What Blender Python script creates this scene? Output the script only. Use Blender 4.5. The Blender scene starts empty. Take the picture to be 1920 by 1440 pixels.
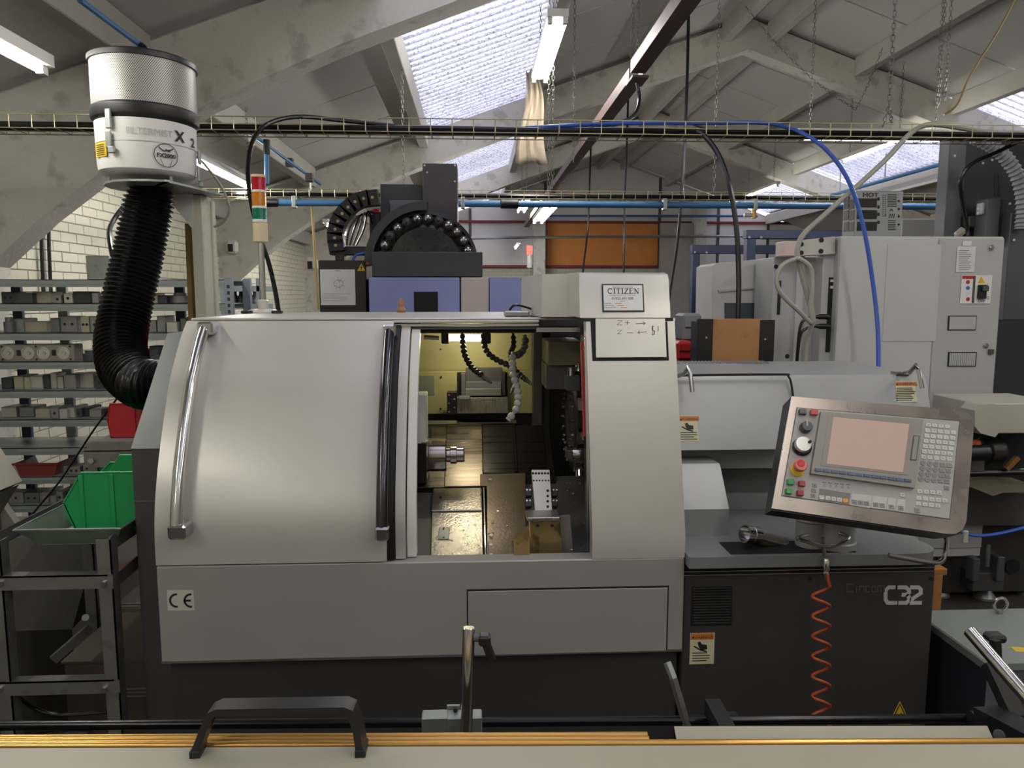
import bpy, bmesh, math, random
from mathutils import Vector, Matrix
random.seed(7)
scene = bpy.context.scene
C = scene.collection
# ------------------------------------------------------------------ camera
F_PX, CX, CY, CAM_Z = 1400.0, 960.0, 720.0, 1.62      # focal length in pixels of the 1920x1440 frame
YAW, PITCH = 0.0496197, -0.1166114
FWD = Vector((math.sin(YAW)*math.cos(PITCH), math.cos(YAW)*math.cos(PITCH), math.sin(PITCH)))
RGT = Vector((math.cos(YAW), -math.sin(YAW), 0.0))
UPV = RGT.cross(FWD)
CAM = Vector((0, 0, CAM_Z))
cd = bpy.data.cameras.new('camera'); cam = bpy.data.objects.new('camera', cd); C.objects.link(cam)
cd.sensor_width = 36.0; cd.lens = F_PX/1920.0*36.0; cd.clip_start = 0.05; cd.clip_end = 200
cam.matrix_world = Matrix(((RGT.x, UPV.x, -FWD.x, 0), (RGT.y, UPV.y, -FWD.y, 0), (RGT.z, UPV.z, -FWD.z, CAM_Z), (0, 0, 0, 1)))
scene.camera = cam
# ------------------------------------------------------------------ sky and exposure
w = bpy.data.worlds.new('overcast_sky'); scene.world = w; w.use_nodes = True
bg = w.node_tree.nodes['Background']; bg.inputs[0].default_value = (0.88, 0.90, 1.0, 1); bg.inputs[1].default_value = 2.0
vs = scene.view_settings
vs.view_transform = 'Standard'; vs.look = 'None'; vs.gamma = 1.0; vs.use_curve_mapping = False; vs.exposure = 0.92
TUBE_STRENGTH = 55.0
# ------------------------------------------------------------------ pixels to points
def ray(px, py): return RGT*((px-CX)/F_PX) + UPV*((CY-py)/F_PX) + FWD
def W(px, py, d):
    r = ray(px, py); return CAM + r*(d/r.y)
def WX(px, py, x):
    r = ray(px, py); return CAM + r*(x/r.x)
def WZ(px, py, z):
    r = ray(px, py); return CAM + r*((z-CAM_Z)/r.z)
class Fr:
    """a flat frame in the room: local x = u, y = v, z = outward normal"""
    def __init__(s, o, u, v):
        s.o = Vector(o); s.u = Vector(u).normalized(); v = Vector(v); s.v = (v - s.u*v.dot(s.u)).normalized(); s.n = s.u.cross(s.v)
        s.M = Matrix(((s.u.x, s.v.x, s.n.x, s.o.x), (s.u.y, s.v.y, s.n.y, s.o.y), (s.u.z, s.v.z, s.n.z, s.o.z), (0, 0, 0, 1)))
    def uv(s, px, py):
        r = ray(px, py); t = (s.o-CAM).dot(s.n)/r.dot(s.n); q = CAM + r*t - s.o
        return q.dot(s.u), q.dot(s.v)
    def at(s, a, b, h=0): return s.o + s.u*a + s.v*b + s.n*h
def front(d): return Fr((0, d, 0), (1, 0, 0), (0, 0, 1))
# ------------------------------------------------------------------ mesh builder
class MB:
    def __init__(s, M=None): s.v = []; s.f = []; s.M = M
    def add(s, vs_, fs):
        b = len(s.v)
        s.v += [tuple(s.M @ Vector(p)) if s.M else tuple(p) for p in vs_]
        s.f += [tuple(b+i for i in f) for f in fs]; return s
    def box(s, x0, x1, y0, y1, z0, z1, c=0.0):
        x0, x1 = min(x0, x1), max(x0, x1); y0, y1 = min(y0, y1), max(y0, y1); z0, z1 = min(z0, z1), max(z0, z1)
        c = min(c, (x1-x0)*.45, (y1-y0)*.45, (z1-z0)*.45)
        if c <= 0:
            return s.add([(x0,y0,z0),(x1,y0,z0),(x1,y1,z0),(x0,y1,z0),(x0,y0,z1),(x1,y0,z1),(x1,y1,z1),(x0,y1,z1)],
                         [(0,3,2,1),(4,5,6,7),(0,1,5,4),(1,2,6,5),(2,3,7,6),(3,0,4,7)])
        bm = bmesh.new(); bmesh.ops.create_cube(bm, size=1)
        for v in bm.verts:
            v.co = Vector(((x0+x1)/2+v.co.x*(x1-x0), (y0+y1)/2+v.co.y*(y1-y0), (z0+z1)/2+v.co.z*(z1-z0)))
        bmesh.ops.bevel(bm, geom=list(bm.edges), offset=c, segments=1, affect='EDGES')
        bm.verts.index_update()
        s.add([v.co[:] for v in bm.verts], [[v.index for v in f.verts] for f in bm.faces]); bm.free(); return s
    def prism(s, poly, axis, a0, a1):
        """polygon extruded: axis 'y' takes (x,z), 'x' takes (y,z), 'z' takes (x,y)"""
        def p3(p, a): return (p[0], a, p[1]) if axis == 'y' else ((a, p[0], p[1]) if axis == 'x' else (p[0], p[1], a))
        n = len(poly); A = sum(poly[i][0]*poly[(i+1) % n][1]-poly[(i+1) % n][0]*poly[i][1] for i in range(n))
        if A < 0: poly = poly[::-1]
        lo, hi = min(a0, a1), max(a0, a1)
        vs_ = [p3(p, lo) for p in poly] + [p3(p, hi) for p in poly]
        fs = [tuple(range(n))[::-1], tuple(range(n, 2*n))] + [(i, (i+1) % n, n+(i+1) % n, n+i) for i in range(n)]
        if axis == 'y': fs = [f[::-1] for f in fs]
        return s.add(vs_, fs)
    def quad(s, a, b, c, d): return s.add([a, b, c, d], [(0, 1, 2, 3)])
    def slab(s, a, b, c, d, t):
        """quad a b c d given thickness t behind its normal"""
        a, b, c, d = map(Vector, (a, b, c, d)); n = (b-a).cross(d-a).normalized()*t
        return s.add([a, b, c, d, a-n, b-n, c-n, d-n], [(0,1,2,3),(7,6,5,4),(0,4,5,1),(1,5,6,2),(2,6,7,3),(3,7,4,0)])
    def tube(s, pts, r, n=8, closed=False, rad=None, tw=0.0):
        pts = [Vector(p) for p in pts]; N = len(pts); ring = []
        up = None; vs_ = []
        for i, p in enumerate(pts):
            if closed: t = pts[(i+1) % N]-pts[i-1]
            else: t = pts[min(i+1, N-1)]-pts[max(i-1, 0)]
            if t.length < 1e-9: t = Vector((0, 0, 1))
            t.normalize()
            if up is None:
                up = Vector((0, 0, 1)) if abs(t.z) < .9 else Vector((1, 0, 0))
            up = (up - t*up.dot(t))
            if up.length < 1e-6: up = t.orthogonal()
            up.normalize(); sd = t.cross(up); q = rad[i] if rad else r
            for k in range(n):
                a = 2*math.pi*k/n+tw; vs_.append(p + up*(q*math.cos(a)) + sd*(q*math.sin(a)))
        fs = []
        for i in range(N if closed else N-1):
            j = (i+1) % N
            for k in range(n):
                l = (k+1) % n; fs.append((i*n+k, i*n+l, j*n+l, j*n+k))
        if not closed: fs += [tuple(range(n))[::-1], tuple(range((N-1)*n, N*n))]
        return s.add(vs_, fs)
    def bar(s, a, b, w_, h_, up=(0, 0, 1)):
        """rectangular bar from a to b"""
        a, b = Vector(a), Vector(b); t = (b-a).normalized(); u = Vector(up); u = (u-t*u.dot(t))
        if u.length < 1e-5: u = t.orthogonal()
        u.normalize(); sd = t.cross(u)
        o = [(-1,-1),(1,-1),(1,1),(-1,1)]
        return s.add([p+sd*(x*w_/2)+u*(y*h_/2) for p in (a, b) for x, y in o],
                     [(0,3,2,1),(4,5,6,7),(0,1,5,4),(1,2,6,5),(2,3,7,6),(3,0,4,7)])
    def lathe(s, prof, o, ax=(0, 0, 1), n=24, a0=0, a1=2*math.pi, xd=None):
        """profile (radius, height along ax) turned about ax through o"""
        o = Vector(o); ax = Vector(ax).normalized(); x = Vector(xd) if xd else ax.orthogonal(); x = (x-ax*x.dot(ax)).normalized(); y = ax.cross(x)
        full = abs(a1-a0-2*math.pi) < 1e-6; m = n if full else n+1
        vs_ = []
        for r, h in prof:
            for k in range(m):
                a = a0+(a1-a0)*k/n; vs_.append(o+ax*h+x*(r*math.cos(a))+y*(r*math.sin(a)))
        fs = []
        for i in range(len(prof)-1):
            for k in range(n):
                l = (k+1) % m; fs.append((i*m+k, i*m+l, (i+1)*m+l, (i+1)*m+k))
        if full:
            if prof[0][0] > 1e-6: fs.append(tuple(range(m))[::-1])
            if prof[-1][0] > 1e-6: fs.append(tuple(range((len(prof)-1)*m, len(prof)*m)))
        return s.add(vs_, fs)
    def cyl(s, a, b, r, n=16, c=0.0):
        a, b = Vector(a), Vector(b); L = (b-a).length
        pr = [(r, 0), (r, L)] if not c else [(r-c, 0), (r, c), (r, L-c), (r-c, L)]
        return s.lathe(pr, a, b-a, n)
    def stroke(s, pts, w_, h=0.0006, closed=False):
        """flat ribbon along 2-D points in the local frame, h proud"""
        P = [Vector((p[0], p[1])) for p in pts]; N = len(P); L = []; R = []
        for i in range(N):
            if closed: d0 = (P[i]-P[i-1]).normalized(); d1 = (P[(i+1) % N]-P[i]).normalized()
            else:
                d1 = (P[i+1]-P[i]).normalized() if i < N-1 else (P[i]-P[i-1]).normalized()
                d0 = (P[i]-P[i-1]).normalized() if i > 0 else d1
            m = Vector((-(d0.y+d1.y), d0.x+d1.x))
            if m.length < 1e-6: m = Vector((-d1.y, d1.x))
            m.normalize(); k = 1/max(.5, m.dot(Vector((-d1.y, d1.x))))
            L.append(P[i]+m*(w_/2*k)); R.append(P[i]-m*(w_/2*k))
        vs_ = [(p.x, p.y, h) for p in L]+[(p.x, p.y, h) for p in R]
        fs = [(i, N+i, N+(i+1) % N, (i+1) % N) for i in range(N if closed else N-1)]
        return s.add(vs_, fs)
    def rrect(s, x0, x1, y0, y1, r, z0, z1, n=4):
        p = []
        for cx_, cy_, a in ((x1-r, y0+r, -90), (x1-r, y1-r, 0), (x0+r, y1-r, 90), (x0+r, y0+r, 180)):
            for k in range(n+1):
                t = math.radians(a+90*k/n); p.append((cx_+r*math.cos(t), cy_+r*math.sin(t)))
        return s.prism(p, 'z', z0, z1)
    def fbox(s, fr, px0, py0, px1, py1, h0, h1, c=0.0):
        a, b = fr.uv(px0, py0), fr.uv(px1, py1); m = s.M; s.M = fr.M
        s.box(a[0], b[0], a[1], b[1], h0, h1, c); s.M = m; return s
    def fpoly(s, fr, pts, h0, h1):
        m = s.M; s.M = fr.M; s.prism([fr.uv(*p) for p in pts], 'z', h0, h1); s.M = m; return s
    def fdisc(s, fr, px, py, r, h0, h1, n=16, c=0.0):
        a = fr.uv(px, py); return s.cyl(fr.at(a[0], a[1], h0), fr.at(a[0], a[1], h1), r, n, c)
    def text(s, body, x, y, size, h=0.0006, align='LEFT', sx=1.0, bold=0.0):
        cu = bpy.data.curves.new('t', 'FONT'); cu.body = body; cu.size = size; cu.align_x = align; cu.resolution_u = 3; cu.offset = bold
        o = bpy.data.objects.new('t', cu); C.objects.link(o)
        dg = bpy.context.evaluated_depsgraph_get(); me = bpy.data.meshes.new_from_object(o.evaluated_get(dg))
        s.add([(x+v.co.x*sx, y+v.co.y, h) for v in me.vertices], [tuple(p.vertices) for p in me.polygons])
        bpy.data.objects.remove(o); bpy.data.curves.remove(cu); bpy.data.meshes.remove(me); return s
    def build(s, name, m, parent=None, label=None, kind=None, loc=None):
        if parent is not None: o_ = WL[parent.name]
        elif loc is not None: o_ = Vector(loc)
        else:
            xs = [p[0] for p in s.v]; ys = [p[1] for p in s.v]; zs = [p[2] for p in s.v]
            o_ = Vector(((min(xs)+max(xs))/2, (min(ys)+max(ys))/2, min(zs)))
        me = bpy.data.meshes.new(name)
        me.from_pydata([(p[0]-o_.x, p[1]-o_.y, p[2]-o_.z) for p in s.v], [], s.f); me.update()
        me.polygons.foreach_set('use_smooth', [True]*len(me.polygons)); me.set_sharp_from_angle(angle=math.radians(32))
        me.materials.append(m)
        o = bpy.data.objects.new(name, me); C.objects.link(o)
        if parent is not None: o.parent = parent
        else: o.location = o_
        WL[o.name] = o_.copy()
        if label: o['label'] = label
        if kind: o['kind'] = kind
        return o
WL = {}
def tag(o, label=None, cat=None, group=None, kind=None):
    if label: o['label'] = label
    if cat: o['category'] = cat
    if group: o['group'] = group
    if kind: o['kind'] = kind
    return o
def thing(name, loc, label, cat, group=None):
    o = bpy.data.objects.new(name, None); C.objects.link(o); o.location = loc; o.empty_display_size = .05
    WL[o.name] = Vector(loc); return tag(o, label, cat, group)
def spline(pts, k=6):
    P = [Vector(p) for p in pts]; out = []
    for i in range(len(P)-1):
        a = P[max(i-1, 0)]; b = P[i]; c = P[i+1]; d = P[min(i+2, len(P)-1)]
        for j in range(k):
            t = j/k; out.append(.5*((2*b)+(c-a)*t+(2*a-5*b+4*c-d)*t*t+(3*b-a-3*c+d)*t**3))
    return out+[P[-1]]
# ------------------------------------------------------------------ materials
def lin(c):
    if isinstance(c, str): c = tuple(int(c[i:i+2], 16)/255 for i in (0, 2, 4))
    return tuple((x/12.92 if x <= .04045 else ((x+.055)/1.055)**2.4) for x in c)
MATS = {}
def mat(name, col, rough=.5, metal=0.0, var=.08, scale=6.0, bump=0.0, bscale=60.0, spots=None, spot_amt=.6, spot_scale=20, stretch=None, spec=.5, emit=None, trans=0.0, coat=0.0, alpha=1.0, rvar=0.1):
    if name in MATS: return MATS[name]
    m = bpy.data.materials.new(name); m.use_nodes = True; nt = m.node_tree; N = nt.nodes; L = nt.links
    b = N['Principled BSDF']; c = lin(col)
    b.inputs['Roughness'].default_value = rough; b.inputs['Metallic'].default_value = metal
    b.inputs['Specular IOR Level'].default_value = spec; b.inputs['Coat Weight'].default_value = coat
    b.inputs['Transmission Weight'].default_value = trans; b.inputs['Alpha'].default_value = alpha
    tc = N.new('ShaderNodeTexCoord'); mp = N.new('ShaderNodeMapping'); L.new(tc.outputs['Object'], mp.inputs[0])
    if stretch: mp.inputs['Scale'].default_value = stretch
    no = N.new('ShaderNodeTexNoise'); no.inputs['Scale'].default_value = scale; no.inputs['Detail'].default_value = 6; no.inputs['Roughness'].default_value = .6
    L.new(mp.outputs[0], no.inputs['Vector'])
    mx = N.new('ShaderNodeMix'); mx.data_type = 'RGBA'
    mx.inputs['A'].default_value = tuple(x*(1-var*1.6) for x in c)+(1,); mx.inputs['B'].default_value = tuple(min(1, x*(1+var*1.6)) for x in c)+(1,)
    L.new(no.outputs['Fac'], mx.inputs['Factor']); out = mx.outputs['Result']
    if spots:
        n2 = N.new('ShaderNodeTexNoise'); n2.inputs['Scale'].default_value = spot_scale; n2.inputs['Detail'].default_value = 4
        L.new(mp.outputs[0], n2.inputs['Vector'])
        rp = N.new('ShaderNodeValToRGB'); rp.color_ramp.elements[0].position = .56; rp.color_ramp.elements[1].position = .68
        L.new(n2.outputs['Fac'], rp.inputs[0])
        ml = N.new('ShaderNodeMath'); ml.operation = 'MULTIPLY'; ml.inputs[1].default_value = spot_amt; L.new(rp.outputs[0], ml.inputs[0])
        m2 = N.new('ShaderNodeMix'); m2.data_type = 'RGBA'; L.new(ml.outputs[0], m2.inputs['Factor']); L.new(out, m2.inputs['A'])
        m2.inputs['B'].default_value = lin(spots)+(1,); out = m2.outputs['Result']
    L.new(out, b.inputs['Base Color'])
    if rvar:
        mr = N.new('ShaderNodeMapRange'); mr.inputs['To Min'].default_value = max(.02, rough*(1-rvar*2)); mr.inputs['To Max'].default_value = min(1, rough*(1+rvar*2))
        L.new(no.outputs['Fac'], mr.inputs['Value']); L.new(mr.outputs[0], b.inputs['Roughness'])
    if bump:
        nb = N.new('ShaderNodeTexNoise'); nb.inputs['Scale'].default_value = bscale; nb.inputs['Detail'].default_value = 5; L.new(mp.outputs[0], nb.inputs['Vector'])
        bu = N.new('ShaderNodeBump'); bu.inputs['Strength'].default_value = bump; bu.inputs['Distance'].default_value = .01
        L.new(nb.outputs['Fac'], bu.inputs['Height']); L.new(bu.outputs[0], b.inputs['Normal'])
    if emit:
        b.inputs['Emission Color'].default_value = lin(emit[0])+(1,); b.inputs['Emission Strength'].default_value = emit[1]
    MATS[name] = m; return m
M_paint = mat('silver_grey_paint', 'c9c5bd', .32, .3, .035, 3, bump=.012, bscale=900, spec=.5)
M_paint_shaded = mat('satin_grey_paint_shaded', 'a19e97', .42, .2, .04, 3)  # darker copy of the lathe paint: shade on upright panels put into the colour
M_dark = mat('charcoal_paint', '3a3938', .5, .1, .12, 4, spec=.35)
M_dark2 = mat('dark_grey_paint', '4c4b4a', .45, .1, .08, 4)
M_black = mat('black_plastic', '121214', .42, 0, .1, 8)
M_matblack = mat('matt_black', '0c0c0d', .75, 0, .1, 8)
M_rubber = mat('black_rubber', '0d0d0f', .26, 0, .1, 8)
M_chrome = mat('polished_steel', 'c9c8c6', .16, 1.0, .04, 12)
M_steel = mat('machined_steel', 'a9a7a3', .3, 1.0, .1, 14, stretch=(1, 1, 6))
M_gal = mat('galvanised_steel', '9aa09c', .42, .75, .14, 10, spots='7c827e', spot_amt=.5, spot_scale=26)
M_alu = mat('aluminium_angle', '8e8f89', .4, .7, .12, 8, spots='6b6a60', spot_amt=.5)
M_conc = mat('cast_concrete', 'cdcac1', .9, 0, .14, 1.6, bump=.25, bscale=40, spots='77746e', spot_amt=.4, spot_scale=7, rvar=0)
M_lining = mat('roof_lining_board', 'cfd0ca', .75, 0, .05, 1.2, rvar=0)
M_white = mat('white_enamel', 'd9d8d2', .35, 0, .03, 5)
M_cream = mat('cream_paint', 'a09b8a', .42, 0, .05, 4, spots='9a9484', spot_amt=.08, spot_scale=30)
M_wire = mat('zinc_wire', 'a9a181', .4, .7, .1, 20)
M_blue = mat('blue_air_pipe', '3f6f9c', .4, 0, .06, 6)
M_bluehose = mat('blue_air_hose', '2f57b4', .35, 0, .05, 6)
M_redp = mat('red_plastic', 'b3202a', .42, 0, .08, 6)
M_greenp = mat('green_plastic', '1f9a58', .42, 0, .08, 6)
M_yellow = mat('yellow_label', 'd8b426', .5, 0, .05, 10)
M_brass = mat('brass_bar', 'c79a55', .3, .85, .015, 3, rvar=0)
M_ink = mat('black_ink', '161616', .6, 0, .05)
M_paper = mat('white_paper', 'dcdcd8', .6, 0, .03)
M_tube = bpy.data.materials.new('fluorescent_tube_light'); M_tube.use_nodes = True
_b = M_tube.node_tree.nodes['Principled BSDF']; _b.inputs['Base Color'].default_value = (1, 1, 1, 1)
_b.inputs['Emission Color'].default_value = (1.0, .965, .90, 1); _b.inputs['Emission Strength'].default_value = TUBE_STRENGTH
# ================================================================== the building
RX, RZ, SL = 3.33, 4.95, .352
def zt(x): return RZ - SL*abs(x-RX)
XL, XR, YB, YF = -3.08, 9.74, 18.6, -4.4
FR_Y = [.2, 4.8, 9.4, 14.0]
BAYS = [(-4.3, .1), (.3, 4.7), (4.9, 9.3), (9.5, 13.9), (14.1, 18.5)]
M_floor = mat('workshop_floor', '3b3531', .6, 0, .25, 1.5, bump=.1, bscale=20, spots='231f1d', spot_amt=.5, spot_scale=3)
M_wallw = mat('white_masonry_paint', 'cfcbbb', .8, 0, .06, 3, rvar=0)
M_mortar = mat('mortar_joint', 'b6b2a4', .9, 0, .06, 6, rvar=0)
M_clad = mat('painted_cladding', 'e2dfdb', .6, 0, .05, 1, rvar=0)
M_redrail = mat('red_oxide_rail', '7a3230', .6)
M_orange = mat('orange_board', 'd98a42', .6, 0, .12, 1.2, spots='e0a468', spot_amt=.35, spot_scale=2)
M_purlin = mat('concrete_purlin', 'b3b0a8', .9, 0, .15, 2, bump=.2, bscale=40, rvar=0)
M_roof = mat('fibre_cement_roof', '6a6a68', .9, 0, .1, 2, rvar=0)
tag(MB().box(XL-.5, XR+.5, YF-.2, YB+.3, -.1, 0).build('floor', M_floor), 'dark stained concrete workshop floor', kind='structure')
# brick side wall: backing with real bricks along the bay behind the shelving
wl = MB().box(XL-.25, XL-.012, YF, YB, 0, zt(XL)+.1).build('wall_left', M_mortar); tag(wl, 'white painted brick side wall behind the steel shelving', kind='structure')
def brick_mesh():
    b = MB().box(-.012, .0, .004, .221, .004, .071, .003); me = b.build('brick', M_wallw, None, loc=(0, 0, 0)); d = me.data
    bpy.data.objects.remove(me); return d
bmesh_ = brick_mesh(); nb = 0
stuffb = MB()
for k in range(33):
    z = .225+k*.075
    if z+.075 > zt(XL)+.1: break
    for j in range(20):
        y = 4.92+j*.225+(.1125 if k % 2 else 0)
        if z >= 1.3 and j < 17 and nb < 300:
            o = bpy.data.objects.new('brick', bmesh_); C.objects.link(o); o.parent = wl
            o.location = Vector((XL+random.uniform(-.002, .002), y, z))-WL['wall_left']; nb += 1
        else:
            stuffb.box(XL-.012, XL, y+.004, y+.221, z+.004, z+.071)
for k in range(33):
    z = .225+k*.075
    for j in range(40):
        y = 9.5+j*.225+(.1125 if k % 2 else 0)
        if y < 18.2 and z < 2.6: stuffb.box(XL-.012, XL, y+.004, y+.221, z+.004, z+.071)
stuffb.build('bricks', M_wallw, wl, kind='stuff')
tag(MB().box(XR, XR+.25, YF, YB, 0, zt(XR)+.1).build('wall_right', M_wallw), 'white painted side wall on the right', kind='structure')
tag(MB().prism([(XL, 0), (XR, 0), (XR, zt(XR)), (RX, RZ+.1), (XL, zt(XL))], 'y', YF-.2, YF).build('wall_front', M_wallw), 'white painted end wall behind the viewer', kind='structure')
# far gable: brick plinth, cladding panels between rails and mullions
zr1, zr2 = W(1100, 500, YB).z, W(1100, 417, YB).z
wb = MB().prism([(XL, 0), (XR, 0), (XR, zt(XR)), (RX, RZ+.1), (XL, zt(XL))], 'y', YB, YB+.2).build('wall_back', M_mortar); tag(wb, 'far gable wall with white brick base and pale cladding', kind='structure')
far = MB()
for k in range(31):
    z = .05+k*.075
    if z > zr1-.1: break
    for j in range(56):
        x = XL+.05+j*.225+(.1125 if k % 2 else 0)
        if x < XR-.25: far.box(x+.005, x+.22, YB-.012, YB, z+.005, z+.07)
far.build('bricks', M_wallw, wb, kind='stuff')
edges = [XL, -1.6, -.1, W(1022, 450, YB).x, W(1235, 450, YB).x, W(1345, 450, YB).x, 7.3, 8.6, XR]
for i in range(len(edges)-1):
    a, b = edges[i]+.02, edges[i+1]-.02
    orange = i == 3
    p = MB().box(a, b, YB-.03, YB, zr1+.03, zr2-.02, .005).build('panel', M_orange if orange else M_clad, wb)
    if orange: p['label'] = 'weathered orange panel'
    tz = [(a, zr2+.03), (b, zr2+.03), (b, min(zt(b), RZ)-.02)]
    if a < RX < b: tz.append((RX, RZ-.02))
    tz.append((a, zt(a)-.02))
    if zt(a) > zr2+.1 and zt(b) > zr2+.1: MB().prism(tz, 'y', YB-.03, YB).build('panel', M_clad, wb)
for z in (zr1, zr2): MB().box(XL, XR, YB-.09, YB, z-.03, z+.03, .005).build('rail', M_redrail, wb)
for x in edges[1:-1]: MB().box(x-.03, x+.03, YB-.06, YB, zr1, zt(x), .004).build('mullion', M_dark2, wb)
MB().box(-.35, .75, YB-.4, YB-.03, zr1-.03, zr1+1.9).build('pier', M_conc, wb) if False else None
# portal frames
def half(sign):
    th = [(RX, .36), (2.2, .35), (.6, .36), (-.8, .39), (-1.6, .457), (-2.24, .64), (-2.6, .78), (-2.92, .95), (-2.96, 1.3)]
    top = [(-3.5, zt(-3.5))]+[(RX, RZ)]
    bot = [(x, zt(x)-t) for x, t in th]+[(-2.97, 0), (-3.5, 0)]
    p = top+bot
    return p if sign < 0 else [(2*RX-x, z) for x, z in p]
for i, y in enumerate(FR_Y):
    t = thing('trim_%d' % (i+1), (RX, y, 0), 'cast concrete portal frame', None); del_ = t.pop('category', None); t['kind'] = 'structure'
    t['label'] = ['concrete portal frame over the viewer', 'nearest concrete portal frame with a deep haunch by the mist filter', 'second concrete portal frame behind the tool drum machine', 'farthest concrete portal frame before the gable'][i]
    for sgn in (-1, 1): MB().prism(half(sgn), 'y', y-.11, y+.11).build('rafter', M_conc, t)
# purlins and lining boards, skylights
PXL = [3.05, 1.95, .70, -.60, -1.95, -3.02]
SKY = {(2, 3)}
ce = MB()
spans = []
for sgn in (-1, 1):
    xs = [RX]+[x if sgn < 0 else 2*RX-x for x in PXL]+[-3.45 if sgn < 0 else 2*RX+3.45]
    for i in range(len(xs)-1): spans.append((sgn, i, xs[i], xs[i+1]))
skylights = []
for sgn, i, xa, xb in spans:
    for bi, (y0, y1) in enumerate(BAYS):
        if i == 3 and bi >= 0: skylights.append((sgn, xa, xb, y0-.1, y1+.1, bi)); continue
        ce.prism([(xa, zt(xa)+.14), (xb, zt(xb)+.14), (xb, zt(xb)+.17), (xa, zt(xa)+.17)], 'y', y0-.1, y1+.1)
ceil = ce.build('ceiling', M_roof); tag(ceil, 'pitched workshop roof lined with grey boards', kind='structure')
for sgn, i, xa, xb in spans:
    if i == 3: continue
    lo, hi = min(xa, xb)+.005, max(xa, xb)-.005
    src = None
    for y0, y1 in BAYS:
        n = 4; L = (y1-y0+.2)/n
        for k in range(n):
            yy = y0-.1+k*L
            if src is None:
                src = MB().prism([(lo, zt(lo)+.06), (hi, zt(hi)+.06), (hi, zt(hi)+.085), (lo, zt(lo)+.085)], 'y', yy+.013, yy+L-.013).build('lining_board', M_lining, ceil); sy = yy; sl = L
            else:
                o = src.copy(); C.objects.link(o); o.parent = ceil; o.location = (0, (yy-sy), 0); o.name = 'lining_board'
for sgn in (-1, 1):
    for x in PXL:
        x = x if sgn < 0 else 2*RX-x
        for y0, y1 in BAYS:
            MB().box(x-.055, x+.055, y0, y1, zt(x)-.17, zt(x)+.055, .006).build('purlin', M_purlin, ceil)
# corrugated rooflights, dirty translucent sheet with ridge shading painted in as bands
m = bpy.data.materials.new('dirty_shade_banded_sheet'); m.use_nodes = True; nt = m.node_tree; nt.nodes.clear()
N_, L_ = nt.nodes, nt.links
tc = N_.new('ShaderNodeTexCoord'); n1 = N_.new('ShaderNodeTexNoise'); n1.inputs['Scale'].default_value = 42; n1.inputs['Detail'].default_value = 8; n1.inputs['Roughness'].default_value = .75
n2 = N_.new('ShaderNodeTexNoise'); n2.inputs['Scale'].default_value = 1.6; n2.inputs['Detail'].default_value = 4
L_.new(tc.outputs['Object'], n1.inputs['Vector']); L_.new(tc.outputs['Object'], n2.inputs['Vector'])
rp = N_.new('ShaderNodeValToRGB'); e = rp.color_ramp.elements
e[0].position = .34; e[0].color = (.12, .13, .18, 1); e[1].position = .52; e[1].color = (.86, .84, .92, 1)
L_.new(n1.outputs['Fac'], rp.inputs[0])
wv_ = N_.new('ShaderNodeTexWave'); wv_.wave_type = 'BANDS'; wv_.bands_direction = 'Y'; wv_.inputs['Scale'].default_value = 2*math.pi/.146/20; wv_.inputs['Distortion'].default_value = .35; wv_.inputs['Detail'].default_value = 2  # bands put the light and shade of the corrugations into the sheet colour
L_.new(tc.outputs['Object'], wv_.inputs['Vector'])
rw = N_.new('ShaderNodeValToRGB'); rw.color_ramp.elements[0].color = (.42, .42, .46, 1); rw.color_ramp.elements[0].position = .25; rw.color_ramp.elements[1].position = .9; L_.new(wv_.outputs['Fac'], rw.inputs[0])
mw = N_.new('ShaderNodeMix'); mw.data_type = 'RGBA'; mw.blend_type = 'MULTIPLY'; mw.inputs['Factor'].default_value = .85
mm = N_.new('ShaderNodeMix'); mm.data_type = 'RGBA'; mm.blend_type = 'MULTIPLY'; mm.inputs['Factor'].default_value = .45
L_.new(rp.outputs[0], mm.inputs['A']); L_.new(n2.outputs['Fac'], mm.inputs['B'])
tr = N_.new('ShaderNodeBsdfTranslucent'); tp = N_.new('ShaderNodeBsdfTransparent'); ms = N_.new('ShaderNodeMixShader'); ms.inputs[0].default_value = .30
df = N_.new('ShaderNodeBsdfDiffuse'); ms2 = N_.new('ShaderNodeMixShader'); ms2.inputs[0].default_value = .12
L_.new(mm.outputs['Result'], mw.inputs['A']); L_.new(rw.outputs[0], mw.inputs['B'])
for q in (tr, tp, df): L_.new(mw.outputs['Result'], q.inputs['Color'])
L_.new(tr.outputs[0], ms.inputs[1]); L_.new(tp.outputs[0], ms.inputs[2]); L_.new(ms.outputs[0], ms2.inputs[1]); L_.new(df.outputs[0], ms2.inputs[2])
ou = N_.new('ShaderNodeOutputMaterial'); L_.new(ms2.outputs[0], ou.inputs[0])
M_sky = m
where = ['behind the viewer', 'overhead', 'between the two nearest frames', 'between the second and third frames', 'by the far gable']
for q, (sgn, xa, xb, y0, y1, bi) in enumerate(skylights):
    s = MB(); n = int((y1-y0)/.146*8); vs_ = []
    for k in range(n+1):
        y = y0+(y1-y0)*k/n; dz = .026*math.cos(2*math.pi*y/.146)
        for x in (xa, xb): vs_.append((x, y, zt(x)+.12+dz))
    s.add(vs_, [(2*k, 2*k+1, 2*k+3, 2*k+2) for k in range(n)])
    tag(s.build('window_%d' % (q+1), M_sky), 'dirty corrugated rooflight on the %s slope %s' % ('left' if sgn < 0 else 'right', where[bi]), kind='structure')
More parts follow.
